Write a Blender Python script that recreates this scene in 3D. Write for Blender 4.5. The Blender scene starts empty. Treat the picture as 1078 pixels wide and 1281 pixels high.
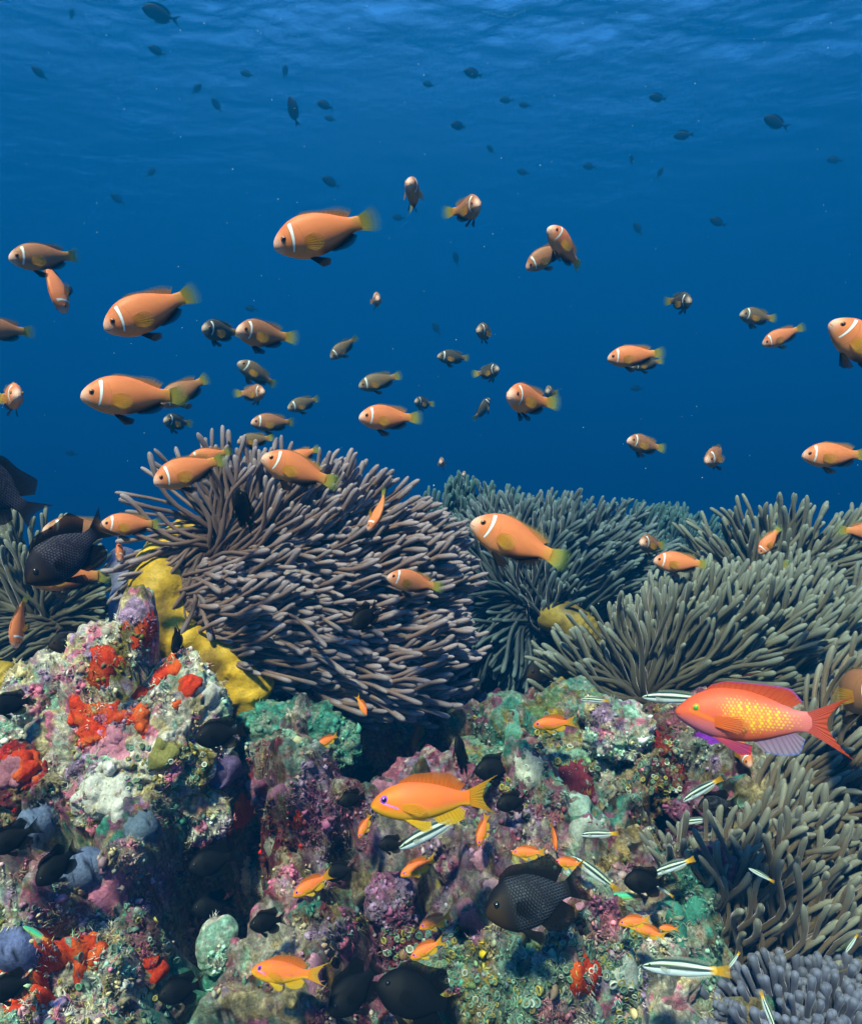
import bpy, math, random
import numpy as np
from mathutils import Vector, Matrix
from mathutils.bvhtree import BVHTree

R = math.radians
sc = bpy.context.scene
col = sc.collection
random.seed(7)
rng = np.random.default_rng(11)

# ------------------------------------------------------------------ camera, light, exposure
K = math.tan(R(30)) / 539.0            # metres per photo pixel at one metre
PW, PH = 1078, 1281
cam = bpy.data.cameras.new('camera')
cam_ob = bpy.data.objects.new('camera', cam)
col.objects.link(cam_ob)
cam_ob.rotation_euler = (R(90), 0, 0)
cam.sensor_fit = 'HORIZONTAL'
cam.angle = R(60)
cam.clip_start, cam.clip_end = 0.01, 500
sc.camera = cam_ob

SUN_EL, SUN_AZ = 52, 198
world = bpy.data.worlds.new('World')
sc.world = world
world.use_nodes = True
_nt = world.node_tree
_sky = _nt.nodes.new('ShaderNodeTexSky')
_sky.sky_type = 'NISHITA'
_sky.sun_disc = False
_sky.ozone_density = 2.6
_sky.dust_density = 0.2
_sky.sun_elevation = R(SUN_EL)
_sky.sun_rotation = R(SUN_AZ)
_nt.links.new(_sky.outputs[0], _nt.nodes['Background'].inputs[0])
_nt.nodes['Background'].inputs[1].default_value = 0.05
_sl = bpy.data.lights.new('sun', 'SUN')
_sl.energy = 5.0
_sl.angle = R(4)
_sl.color = (1.0, 0.47, 0.225)
sun_ob = bpy.data.objects.new('sun', _sl)
col.objects.link(sun_ob)
_d = Vector((math.sin(R(SUN_AZ)) * math.cos(R(SUN_EL)), math.cos(R(SUN_AZ)) * math.cos(R(SUN_EL)), math.sin(R(SUN_EL))))
sun_ob.rotation_euler = _d.to_track_quat('Z', 'Y').to_euler()

sc.view_settings.view_transform = 'Standard'
sc.view_settings.look = 'None'
sc.view_settings.gamma = 1.0
sc.view_settings.use_curve_mapping = False
sc.view_settings.exposure = 4.2

sc.render.engine = 'CYCLES'
_c = sc.cycles
_c.use_denoising = True
_c.max_bounces = 6
_c.diffuse_bounces = 1
_c.glossy_bounces = 2
_c.transmission_bounces = 2
_c.volume_bounces = 0
_c.transparent_max_bounces = 16

# ------------------------------------------------------------------ helpers
def at(px, py, Y):
    """photo pixel + depth in metres -> world point"""
    return np.array([(px - 539.0) * K * Y, Y, (640.5 - py) * K * Y])

def pchip(xk, yk, x):
    xk, yk = np.asarray(xk, float), np.asarray(yk, float)
    h = np.diff(xk); d = np.diff(yk) / h
    m = np.zeros_like(yk)
    m[0], m[-1] = d[0], d[-1]
    for i in range(1, len(xk) - 1):
        if d[i - 1] * d[i] > 0:
            w1, w2 = 2 * h[i] + h[i - 1], h[i] + 2 * h[i - 1]
            m[i] = (w1 + w2) / (w1 / d[i - 1] + w2 / d[i])
    i = np.clip(np.searchsorted(xk, x) - 1, 0, len(h) - 1)
    t = (x - xk[i]) / h[i]
    return ((2*t**3 - 3*t**2 + 1) * yk[i] + (t**3 - 2*t**2 + t) * h[i] * m[i]
            + (-2*t**3 + 3*t**2) * yk[i + 1] + (t**3 - t**2) * h[i] * m[i + 1])

def sstep(a, b, x):
    t = np.clip((x - a) / (b - a), 0, 1)
    return t * t * (3 - 2 * t)

def _hash(ix, iy, iz, s):
    h = (ix.astype(np.int64) * 374761393 + iy.astype(np.int64) * 668265263 + iz.astype(np.int64) * 2147483647 + s * 974634777) & 0xFFFFFFFF
    h = ((h ^ (h >> 13)) * 1274126177) & 0xFFFFFFFF
    h = ((h ^ (h >> 16)) * 2246822519) & 0xFFFFFFFF
    return ((h ^ (h >> 15)) & 0xFFFFFF) / float(0xFFFFFF)

def vnoise(P, freq, s=0):
    """smooth value noise, -1..1"""
    q = P * freq
    i = np.floor(q); f = q - i
    f = f * f * f * (f * (f * 6 - 15) + 10)
    ix, iy, iz = i[:, 0].astype(np.int64), i[:, 1].astype(np.int64), i[:, 2].astype(np.int64)
    r = 0
    for dx in (0, 1):
        wx = f[:, 0] if dx else 1 - f[:, 0]
        for dy in (0, 1):
            wy = f[:, 1] if dy else 1 - f[:, 1]
            for dz in (0, 1):
                wz = f[:, 2] if dz else 1 - f[:, 2]
                r = r + wx * wy * wz * _hash(ix + dx, iy + dy, iz + dz, s)
    return r * 2 - 1

def fbm(P, freq, octv=4, s=0, gain=.5):
    r, a = 0, 1.0
    for k in range(octv):
        r = r + a * vnoise(P + 3.17 * k, freq * 2 ** k, s + k)
        a *= gain
    return r

def worley(P, freq, s=0):
    """F1 distance (cell units), random id 0..1"""
    q = P * freq
    i = np.floor(q).astype(np.int64); f = q - i
    best = np.full(len(P), 9.0); bid = np.zeros(len(P)); sec = np.full(len(P), 9.0)
    for dx in (-1, 0, 1):
        for dy in (-1, 0, 1):
            for dz in (-1, 0, 1):
                cx, cy, cz = i[:, 0] + dx, i[:, 1] + dy, i[:, 2] + dz
                d = np.sqrt((dx + _hash(cx, cy, cz, s) - f[:, 0]) ** 2 + (dy + _hash(cx, cy, cz, s + 1) - f[:, 1]) ** 2
                            + (dz + _hash(cx, cy, cz, s + 2) - f[:, 2]) ** 2)
                lt = d < best
                sec = np.where(lt, best, np.minimum(sec, d))
                best = np.where(lt, d, best)
                bid = np.where(lt, _hash(cx, cy, cz, s + 3), bid)
    return best, bid, sec - best

def make_mesh(name, V, F, mat=None, colors=None, smooth=True):
    """V (n,3); F = int array (m,k) or a list of such arrays"""
    me = bpy.data.meshes.new(name)
    V = np.asarray(V, np.float32)
    Fs = F if isinstance(F, list) else [F]
    Fs = [np.asarray(f, np.int32) for f in Fs if len(f)]
    loops = np.concatenate([f.ravel() for f in Fs])
    counts = np.concatenate([np.full(len(f), f.shape[1], np.int32) for f in Fs])
    starts = np.concatenate([[0], np.cumsum(counts)[:-1]]).astype(np.int32)
    me.vertices.add(len(V)); me.vertices.foreach_set('co', V.ravel())
    me.loops.add(len(loops)); me.loops.foreach_set('vertex_index', loops)
    me.polygons.add(len(counts)); me.polygons.foreach_set('loop_start', starts)
    me.polygons.foreach_set('loop_total', counts)
    me.update(calc_edges=True)
    me.validate()
    if smooth:
        me.polygons.foreach_set('use_smooth', np.ones(len(counts), bool))
    if colors is not None:
        c = np.asarray(colors, np.float32)
        if c.shape[1] == 3:
            c = np.concatenate([c, np.ones((len(c), 1), np.float32)], 1)
        a = me.color_attributes.new('Col', 'FLOAT_COLOR', 'POINT')
        a.data.foreach_set('color', c.ravel())
    if mat:
        me.materials.append(mat)
    return me

def link(name, me, parent=None):
    o = bpy.data.objects.new(name, me)
    col.objects.link(o)
    if parent is not None:
        o.parent = parent
    return o

def tag(o, label=None, cat=None, group=None, kind=None):
    if label: o['label'] = label
    if cat: o['category'] = cat
    if group: o['group'] = group
    if kind: o['kind'] = kind
    return o

def empty(name, loc):
    o = bpy.data.objects.new(name, None)
    o.empty_display_size = .02
    col.objects.link(o)
    o.location = loc
    return o

def grid_faces(nu, nv, wrap=False):
    idx = np.arange(nu * nv).reshape(nu, nv)
    if wrap:
        idx = np.concatenate([idx, idx[:, :1]], 1)
    return np.stack([idx[:-1, :-1], idx[1:, :-1], idx[1:, 1:], idx[:-1, 1:]], -1).reshape(-1, 4)

def vnormals(V, F):
    a = np.cross(V[F[:, 1]] - V[F[:, 0]], V[F[:, -1]] - V[F[:, 0]])
    n = np.zeros_like(V)
    for k in range(F.shape[1]):
        np.add.at(n, F[:, k], a)
    return n / (np.linalg.norm(n, axis=1, keepdims=True) + 1e-12)

# ------------------------------------------------------------------ materials
def new_mat(name):
    m = bpy.data.materials.new(name)
    m.use_nodes = True
    return m, m.node_tree, m.node_tree.nodes['Principled BSDF']

def attr_node(n, name='Col'):
    a = n.nodes.new('ShaderNodeAttribute')
    a.attribute_name = name
    return a

def coords(n):
    return n.nodes.new('ShaderNodeTexCoord').outputs['Object']

def tex_noise(n, vec, scale, detail=3, rough=.6):
    t = n.nodes.new('ShaderNodeTexNoise')
    t.inputs['Scale'].default_value = scale
    t.inputs['Detail'].default_value = detail
    t.inputs['Roughness'].default_value = rough
    n.links.new(vec, t.inputs['Vector'])
    return t

def tex_vor(n, vec, scale):
    t = n.nodes.new('ShaderNodeTexVoronoi')
    t.inputs['Scale'].default_value = scale
    n.links.new(vec, t.inputs['Vector'])
    return t

def ramp(n, fac, stops):
    r = n.nodes.new('ShaderNodeValToRGB')
    e = r.color_ramp.elements
    while len(e) < len(stops): e.new(.5)
    for q, (p, c) in zip(e, stops):
        q.position = p
        q.color = (*c, 1) if len(c) == 3 else c
    n.links.new(fac, r.inputs[0])
    return r.outputs[0]

def mix(n, a, b, fac, mode='MIX'):
    m = n.nodes.new('ShaderNodeMix')
    m.data_type = 'RGBA'; m.blend_type = mode
    for sock, v in ((m.inputs[6], a), (m.inputs[7], b), (m.inputs[0], fac)):
        if isinstance(v, (int, float)): sock.default_value = v
        elif isinstance(v, tuple): sock.default_value = (*v, 1)
        else: n.links.new(v, sock)
    return m.outputs[2]

def bump(n, h, strength, dist, p):
    b = n.nodes.new('ShaderNodeBump')
    b.inputs['Strength'].default_value = strength
    b.inputs['Distance'].default_value = dist
    n.links.new(h, b.inputs['Height'])
    n.links.new(b.outputs[0], p.inputs['Normal'])

def mat_reef():
    m, n, p = new_mat('encrusted_rock')
    v = coords(n)
    base = attr_node(n).outputs['Color']
    nz = tex_noise(n, v, 160, 6, .75)
    c = mix(n, base, ramp(n, nz.outputs['Fac'], [(.3, (.12, .11, .11)), (.5, (.8, .8, .8)), (.7, (2.1, 2.0, 1.9))]), .9, 'MULTIPLY')
    vo = tex_vor(n, v, 330)
    sp = ramp(n, vo.outputs['Color'], [(0, (.05, .03, .03)), (.3, (.3, .2, .1)), (.5, (.16, .3, .24)), (.72, (.4, .22, .26)), (1, (.75, .7, .6))])
    n2 = tex_noise(n, v, 60, 4, .7)
    msk = ramp(n, n2.outputs['Fac'], [(.5, (0, 0, 0)), (.68, (.7, .7, .7))])
    c = mix(n, c, sp, msk)
    n.links.new(c, p.inputs['Base Color'])
    p.inputs['Roughness'].default_value = .75
    p.inputs['Specular IOR Level'].default_value = .3
    n3 = tex_noise(n, v, 420, 5, .75)
    bump(n, n3.outputs['Fac'], .9, .004, p)
    return m

def mat_attr(name, rough=.6, sheen=0, sheen_tint=(1, 1, 1), spec=.4, bumpscale=0, bumpdist=.001, alpha=False, transl=0, grain=0):
    m, n, p = new_mat(name)
    a = attr_node(n)
    c = a.outputs['Color']
    v = coords(n)
    if grain:
        nz = tex_noise(n, v, grain, 4, .7)
        c = mix(n, c, ramp(n, nz.outputs['Fac'], [(.3, (.62, .62, .62)), (.7, (1.3, 1.3, 1.3))]), 1.0, 'MULTIPLY')
    n.links.new(c, p.inputs['Base Color'])
    p.inputs['Roughness'].default_value = rough
    p.inputs['Specular IOR Level'].default_value = spec
    if sheen:
        p.inputs['Sheen Weight'].default_value = sheen
        p.inputs['Sheen Roughness'].default_value = .35
        p.inputs['Sheen Tint'].default_value = (*sheen_tint, 1)
    if bumpscale:
        nz = tex_noise(n, v, bumpscale, 4, .6)
        bump(n, nz.outputs['Fac'], .5, bumpdist, p)
    if alpha:
        n.links.new(a.outputs['Alpha'], p.inputs['Alpha'])
    if transl:
        out = n.nodes['Material Output']
        t = n.nodes.new('ShaderNodeBsdfTranslucent')
        n.links.new(c, t.inputs['Color'])
        mx = n.nodes.new('ShaderNodeMixShader')
        mx.inputs[0].default_value = transl
        if alpha:
            # keep the clear fin margin clear
            tr = n.nodes.new('ShaderNodeBsdfTransparent')
            mx2 = n.nodes.new('ShaderNodeMixShader')
            n.links.new(a.outputs['Alpha'], mx2.inputs[0])
            n.links.new(tr.outputs[0], mx2.inputs[1]); n.links.new(mx.outputs[0], mx2.inputs[2])
            n.links.new(p.outputs[0], mx.inputs[1]); n.links.new(t.outputs[0], mx.inputs[2])
            n.links.new(mx2.outputs[0], out.inputs[0])
            for l in list(p.inputs['Alpha'].links): n.links.remove(l)
        else:
            n.links.new(p.outputs[0], mx.inputs[1]); n.links.new(t.outputs[0], mx.inputs[2])
            n.links.new(mx.outputs[0], out.inputs[0])
    return m

def mat_plain(name, c, rough=.5, spec=.5):
    m, n, p = new_mat(name)
    v = coords(n)
    nz = tex_noise(n, v, 90, 3, .6)
    n.links.new(mix(n, c, tuple(min(1, q * 1.35) for q in c), nz.outputs['Fac']), p.inputs['Base Color'])
    p.inputs['Roughness'].default_value = rough
    p.inputs['Specular IOR Level'].default_value = spec
    return m

M_REEF = mat_reef()
M_FISH = mat_attr('fish_skin', rough=.5, spec=.22)
M_DARKFISH = mat_attr('dark_fish_skin', rough=.6, spec=.1)
M_FIN = mat_attr('fin_membrane', rough=.6, spec=.08, alpha=True, transl=.35)
M_TENT = mat_attr('tentacle_skin', rough=.5, sheen=.5, sheen_tint=(.85, .8, 1.0), spec=.2, transl=.28)
M_FLESH = mat_attr('anemone_flesh', rough=.55, spec=.3, bumpscale=120, bumpdist=.004, grain=40)
M_SPONGE = mat_attr('sponge_skin', rough=.85, spec=.15, bumpscale=350, bumpdist=.003, grain=260)
M_POLYP = mat_attr('polyp_skin', rough=.6, spec=.3)
M_PUPIL = mat_plain('pupil_black', (.004, .004, .005), .15, .6)
M_IRIS = mat_plain('iris_amber', (.22, .07, .02), .25, .5)
M_IRIS_DARK = mat_plain('iris_dark', (.006, .006, .009), .25, .5)
M_IRIS_VIOLET = mat_plain('iris_violet', (.28, .05, .62), .3, .5)
M_IRIS_GREEN = mat_plain('iris_green', (.06, .3, .03), .25, .5)
M_IRIS_RING = mat_plain('iris_orange', (.75, .22, .02), .3, .5)
M_SNOW = mat_plain('drifting_specks', (.45, .5, .5), .6, .3)

def axis(dense0, dense1, step, outs_lo, outs_hi):
    return np.concatenate([np.array(outs_lo), np.arange(dense0, dense1, step), np.array(outs_hi)])

# ------------------------------------------------------------------ water: surface above, haze in between
SURF = 5.5
HTOP = SURF - .35
def build_haze():
    V = np.array([[x, y, z] for x in (-45, 45) for y in (-13, 68) for z in (-9.0, HTOP)], float)
    F = np.array([[0, 1, 3, 2], [4, 6, 7, 5], [0, 4, 5, 1], [2, 3, 7, 6], [0, 2, 6, 4], [1, 5, 7, 3]])
    m = bpy.data.materials.new('blue_sea_haze'); m.use_nodes = True
    n = m.node_tree; n.nodes.clear()
    out = n.nodes.new('ShaderNodeOutputMaterial'); pv = n.nodes.new('ShaderNodeVolumePrincipled')
    pv.inputs['Density'].default_value = .4
    pv.inputs['Color'].default_value = (.0004, .032, .107, 1)
    pv.inputs['Absorption Color'].default_value = (0.0507, 0.2652, 0.4525, 1)
    n.links.new(pv.outputs[0], out.inputs['Volume'])
    o = link('haze', make_mesh('haze', V, F, m, smooth=False))
    tag(o, kind='stuff')

def build_surface():
    xs = axis(-15, 15, .045, [-60, -44, -30, -22, -18, -16], [15.5, 17, 20, 26, 36, 60])
    ys = axis(5, 21, .032, [-14, -9, -6, -4, -2.5, -1.2, 0, 1, 2, 3, 4, 4.5], [21.5, 22.5, 24, 26, 29, 33, 38, 45, 55, 75])
    nx, ny = len(xs), len(ys)
    X, Y = np.meshgrid(xs, ys)
    r = np.random.default_rng(3)
    Z = np.zeros_like(X)
    P = np.stack([X.ravel(), Y.ravel(), 0 * X.ravel()], 1)
    gust = (.55 + .6 * fbm(P, .16, 3, 4)).reshape(X.shape).clip(.1, 1.4)
    for i in range(64):
        lam = r.choice([.16, .25, .35, .5, .8, 1.3, 2.4]) * r.uniform(.7, 1.3)
        th = r.normal(1.45, .5)
        k = 2 * np.pi / lam
        Z += (.0052 if lam < 1 else .0034) * lam * np.sin(k * (X * np.cos(th) + Y * np.sin(th)) + r.uniform(0, 6.28))
    Z *= (.42 + .8 * sstep(9.4, 8.3, Y))
    Z *= gust * np.exp(-((np.maximum(np.abs(X) - 14, 0) / 3) ** 2)) * np.exp(-((np.maximum(np.abs(Y - 12) - 8, 0) / 4) ** 2))
    V = np.stack([X, Y, SURF + np.clip(Z, -.3, .3)], -1).reshape(-1, 3)
    m = bpy.data.materials.new('rippled_water'); m.use_nodes = True
    n = m.node_tree; n.nodes.clear()
    out = n.nodes.new('ShaderNodeOutputMaterial'); mx = n.nodes.new('ShaderNodeMixShader')
    tr = n.nodes.new('ShaderNodeBsdfTransparent'); gl = n.nodes.new('ShaderNodeBsdfGlossy'); fr = n.nodes.new('ShaderNodeFresnel')
    v = coords(n)
    nz = tex_noise(n, v, 9, 6, .72)
    bp = n.nodes.new('ShaderNodeBump'); bp.inputs['Strength'].default_value = 1.0; bp.inputs['Distance'].default_value = .022
    n.links.new(nz.outputs['Fac'], bp.inputs['Height']); n.links.new(bp.outputs[0], fr.inputs['Normal'])
    fr.inputs[0].default_value = 1.33; gl.inputs['Roughness'].default_value = .12
    n.links.new(fr.outputs[0], mx.inputs[0]); n.links.new(tr.outputs[0], mx.inputs[1]); n.links.new(gl.outputs[0], mx.inputs[2])
    n.links.new(mx.outputs[0], out.inputs[0])
    o = link('water_surface', make_mesh('water_surface', V, grid_faces(ny, nx)[:, ::-1], m))
    tag(o, kind='structure')
build_haze()
build_surface()

# ------------------------------------------------------------------ reef pigments
PAL = dict(white=(.56, .53, .47), cream=(.5, .42, .27), pink=(.5, .19, .27), mauve=(.27, .11, .19), maroon=(.12, .02, .03),
           teal=(.11, .33, .27), mint=(.3, .46, .38), green=(.18, .27, .13), olive=(.17, .14, .05), brown=(.13, .075, .035), dark=(.02, .018, .02),
           lilac=(.33, .24, .36), red=(.42, .03, .01), yellow=(.45, .34, .06), tan=(.36, .27, .14))
MIXES = dict(
    base='mauve mauve maroon olive mint brown cream teal teal pink white white tan dark pink lilac',
    warm='white white cream pink pink white olive mint cream lilac',
    rosy='pink pink mauve lilac lilac white mauve maroon',
    greenish='mint mint teal green cream yellow white olive teal mauve',
    pale='white white cream lilac mint mint pink',
    redbrown='maroon maroon brown red brown dark cream',
    tanbrown='tan tan tan cream brown',
    tealish='teal teal teal mint teal',
    shadedark='dark dark brown maroon mauve dark teal',  # near-black mix: shade of hollows and hidden rocks put into the pigment
    purple='mauve mauve lilac mauve maroon',
    mintpale='mint mint mint white')
MIXES = {k: np.array([PAL[q] for q in v.split()]) for k, v in MIXES.items()}

def pigments(P, mixname, s=0, cell=17):
    pal = MIXES[mixname]
    W = P + .012 * np.stack([vnoise(P, 45, s + 11), vnoise(P, 45, s + 12), vnoise(P, 45, s + 13)], 1)
    _, a, ea = worley(W, cell, s + 20)
    _, b, eb = worley(W, cell * 2.7, s + 30)
    _, c, ec = worley(W, cell * 7.5, s + 40)
    pick = lambda i: pal[np.minimum((i * len(pal)).astype(int), len(pal) - 1)]
    A, B, Cc = pick(a), pick(b), pick(c)
    mB = sstep(-.1, .25, vnoise(P, 38, s + 50))[:, None]
    mC = sstep(.05, .45, vnoise(P, 70, s + 51))[:, None] * .7
    out = A * (1 - mB) + B * mB
    out = out * (1 - mC) + Cc * mC
    out = out * (1 + .45 * fbm(P, 90, 3, s + 52) + .3 * fbm(P, 18, 2, s + 55))[:, None]
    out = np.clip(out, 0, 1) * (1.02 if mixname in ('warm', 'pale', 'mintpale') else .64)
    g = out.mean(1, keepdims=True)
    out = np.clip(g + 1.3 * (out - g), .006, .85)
    return np.clip(out, .008, .8)

REEF_PARTS = []         # (object, verts, faces, normals) for resting things on the reef
PIG = {}
def register(o, V, F, C=None):
    PIG[id(V)] = C
    REEF_PARTS.append((o, V, F, vnormals(V, F)))

# ------------------------------------------------------------------ sea bed: one sheet, reef slope near, deep bed to the horizon
PLANE_Y0, PLANE_Z0, PLANE_SL = .72, -.494, .77
def plane_hit(px, py):
    """where a photo pixel's ray meets the mean reef slope"""
    dx, dz = (px - 539) * K, (640.5 - py) * K
    Y = (PLANE_Z0 - PLANE_SL * PLANE_Y0) / (dz - PLANE_SL)
    return np.array([dx * Y, Y, dz * Y])

RECESS = [(268, 1112, 60, .42), (310, 1015, 40, .16), (846, 1000, 36, .4), (842, 1065, 26, .3), (575, 948, 45, .3), (480, 905, 70, .3), (445, 985, 36, .08),
          (232, 1250, 45, .07), (15, 880, 40, .08), (20, 1050, 40, .07), (90, 1090, 35, .06), (415, 1130, 26, .06), (700, 850, 60, .1), (440, 1250, 40, .05)]
LUMPS = [(470, 1020, 60, .04), (590, 1090, 60, .05), (640, 1200, 100, .06), (120, 1200, 110, .05), (340, 1150, 60, .05), (760, 1230, 90, .05),
         (390, 1060, 60, .03), (880, 1150, 60, .03), (40, 1130, 60, .04), (180, 1060, 50, .03), (680, 1060, 60, .04)]
def build_seabed():
    xs = axis(-.84, .84, .0024, [-60, -35, -20, -12, -7, -4, -2.5, -1.7, -1.3, -1.05, -.93, -.87], [.845, .87, .93, 1.05, 1.3, 1.7, 2.5, 4, 7, 12, 20, 35, 60])
    ys = axis(.5, 1.36, .0024, [-12, -6, -3, -1.5, -.6, -.1, .2, .35, .43, .47], [1.37, 1.4, 1.45, 1.52, 1.6, 1.7, 1.85, 2.0, 2.2, 2.5, 3, 4, 6, 9, 14, 22, 35, 70])
    X, Y = np.meshgrid(xs, ys)
    x, y = X.ravel(), Y.ravel()
    kx = np.array([-12, -1.5, -.6, .2, .72, 1.0, 1.15, 1.3, 1.7, 2.2, 3, 6, 14, 70])
    right = pchip(kx, [-3.2, -2.0, -1.35, -.85, -.494, -.29, -.30, -.32, -.36, -.5, -.9, -2.5, -4.5, -6.5], y)
    left = pchip(kx, [-3.2, -2.0, -1.35, -.85, -.494, -.285, -.30, -.34, -.5, -.8, -1.4, -3, -4.5, -6.5], y)
    w = sstep(-.15, .1, x)
    z = left * (1 - w) + right * w
    P = np.stack([x, y, z], 1)
    nrm = np.array([0, -.61, .79])
    near = (np.exp(-((x / 1.6) ** 4)) * np.exp(-(((y - 1.0) / .9) ** 4)))
    d = .06 * fbm(P, 7, 3, 1) + .034 * fbm(P, 22, 3, 5)
    g1, gi, _ = worley(P, 17, 61)
    d -= .055 * sstep(.36, .2, g1) * (gi > .5)
    g2, gj, _ = worley(P, 48, 64)
    d -= .018 * sstep(.34, .18, g2) * (gj > .5)
    bil = 1 - np.abs(fbm(P, 38, 3, 9))
    d += .014 * (bil - .5) + .006 * (1 - np.abs(vnoise(P, 110, 14)))
    f1, _, _ = worley(P, 34, 3)
    d += .02 * np.clip(.55 - f1, 0, 1)
    f2, _, _ = worley(P, 90, 6)
    d += .007 * np.clip(.6 - f2, 0, 1)
    d += .0022 * vnoise(P, 260, 18)
    for (px, py, r, a), sg in [(q, -1) for q in RECESS] + [(q, 1) for q in LUMPS]:
        c = plane_hit(px, py)
        rr = r * K * c[1]
        q = ((x - c[0]) ** 2 + ((y - c[1]) * .8) ** 2 + ((z - c[2]) * 1.0) ** 2) / rr ** 2
        d += sg * a * np.exp(-q ** (2.6 if sg < 0 else 1.5))
    P = P + (d * near)[:, None] * nrm
    C = pigments(P, 'base', 0)
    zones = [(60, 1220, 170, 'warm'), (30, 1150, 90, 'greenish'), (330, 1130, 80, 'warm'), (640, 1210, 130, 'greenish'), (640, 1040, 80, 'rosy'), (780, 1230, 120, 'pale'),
             (470, 1010, 70, 'rosy'), (560, 1100, 70, 'rosy'), (390, 1000, 70, 'purple'), (240, 1020, 50, 'shadedark'), (268, 1110, 85, 'shadedark'), (340, 1050, 60, 'redbrown'),
             (850, 1120, 60, 'tealish'), (870, 1180, 60, 'greenish'), (500, 930, 80, 'shadedark'), (840, 1020, 45, 'shadedark'), (150, 1120, 60, 'rosy'), (40, 1000, 60, 'redbrown'),  # near-black zones paint the shade of the recesses
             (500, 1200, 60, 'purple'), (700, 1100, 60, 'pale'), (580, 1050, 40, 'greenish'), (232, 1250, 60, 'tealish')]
    for i, (px, py, r, mn) in enumerate(zones):
        c = plane_hit(px, py)
        rr = r * K * c[1]
        dist = np.sqrt((x - c[0]) ** 2 + (y - c[1]) ** 2 + (P[:, 2] - c[2]) ** 2)
        sel = np.where(dist < rr * 1.6)[0]
        if not len(sel): continue
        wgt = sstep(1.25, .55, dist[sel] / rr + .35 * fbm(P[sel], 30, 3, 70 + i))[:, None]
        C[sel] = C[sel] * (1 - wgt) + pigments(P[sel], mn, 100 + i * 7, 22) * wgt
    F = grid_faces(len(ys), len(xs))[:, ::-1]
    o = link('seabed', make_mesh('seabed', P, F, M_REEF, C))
    tag(o, kind='structure')
    register(o, P, F, C)
build_seabed()

# ------------------------------------------------------------------ boulders and coral heads
def ico(sub):
    import bmesh
    bm = bmesh.new()
    bmesh.ops.create_icosphere(bm, subdivisions=sub, radius=1)
    V = np.array([v.co[:] for v in bm.verts]); F = np.array([[v.index for v in f.verts] for f in bm.faces])
    bm.free()
    return V, F
ICO = {k: ico(k) for k in (1, 2, 5, 6, 7)}

def boulder(name, label, cat, lobes, Y, mixname, seed, sub=6, rough=1.0, cell=22, mat=None, group=None, depth=.8, pinch=1.0, fine=1.0):
    """lobes: [(px,py,rx,ry)], first is the centre the others are blended with"""
    D, F = ICO[sub]
    c0 = at(lobes[0][0], lobes[0][1], Y)
    rad = np.zeros(len(D))
    for (px, py, rx, ry) in lobes:
        c = at(px, py, Y) - c0
        ax = np.array([rx, .5 * (rx + ry) * depth, ry]) * K * Y
        o, d = -c / ax, D / ax
        a = (d * d).sum(1); b = (d * o).sum(1); cc = (o * o).sum() - 1
        disc = b * b - a * cc
        t = np.where(disc > 0, (-b + np.sqrt(np.maximum(disc, 0))) / a, 0)
        rad = np.maximum(rad, t)
    s = (lobes[0][2] + lobes[0][3]) * .5 * K * Y
    P = D * rad[:, None]
    Q = P + c0
    f1, _, _ = worley(Q, 1.9 / s, seed)
    f2, _, _ = worley(Q, 70, seed + 4)
    d = s * rough * (.16 * fbm(Q, 1.1 / s, 3, seed) + .28 * np.clip(.6 - f1, 0, 1)) + rough * fine * (.010 * (1 - np.abs(fbm(Q, 34, 3, seed + 2))) - .006
        + .010 * np.clip(.6 - f2, 0, 1) + .0022 * vnoise(Q, 240, seed + 8))
    P = P + D * d[:, None]
    C = pigments(P + c0, mixname, seed, cell)
    o = link(name, make_mesh(name, P, F, mat or M_REEF, C))
    o.location = c0
    tag(o, label, cat, group)
    Wd = P + c0
    register(o, Wd, F, C)
    return o

GR = 'encrusted rocks of the reef slope'
boulder('coral_rock', 'tall pinkish white rock mound crusted with red sponge, left of the yellow anemone column', 'rock',
        [(180, 945, 105, 100), (135, 850, 52, 75), (172, 800, 26, 72), (222, 890, 52, 70), (252, 893, 34, 34), (110, 940, 62, 80), (200, 1010, 90, 50)], .9, 'warm', 210, sub=7, group=GR)
boulder('coral_rock', 'grey green knobby rock at the left edge, below the left anemone', 'rock', [(42, 900, 36, 62), (62, 850, 26, 30), (18, 925, 36, 45)], .93, 'pale', 220, group=GR)
boulder('coral_rock', 'dark red brown crusted rock at the left edge beneath the grey green knob', 'rock', [(30, 985, 48, 52)], .86, 'redbrown', 226, group=GR)
boulder('coral_rock', 'broad green and pink hummock behind the small orange fish, right of centre', 'rock',
        [(690, 985, 110, 80), (640, 905, 50, 36), (710, 900, 60, 40), (600, 960, 30, 40), (760, 1000, 50, 60)], .98, 'greenish', 230, sub=7, group=GR)
boulder('coral_rock', 'small whitish rock under the base of the large tan anemone', 'rock', [(772, 915, 36, 34), (752, 893, 24, 18)], .93, 'pale', 240, group=GR)
boulder('coral_rock', 'maroon knob with white specks beside the black crevice', 'rock', [(815, 965, 33, 50), (808, 980, 28, 26)], .94, 'redbrown', 250, group=GR)
boulder('coral_rock', 'purple pink slab leaning behind two striped wrasses, right of the crevice', 'rock', [(900, 1015, 56, 38), (880, 1045, 40, 30), (930, 995, 36, 30)], .905, 'purple', 260, group=GR)
boulder('hard_coral', 'teal lumpy coral head in the shade under the big mauve anemone', 'coral', [(370, 915, 62, 32), (415, 930, 34, 30), (335, 905, 36, 24)], .99, 'tealish', 270, rough=1.2, group=GR)
boulder('hard_coral', 'tan fuzzy rounded coral head left of the black crevice', 'coral', [(785, 1075, 44, 42), (760, 1090, 30, 26)], .86, 'tanbrown', 280, rough=.5, group=GR)
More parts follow.
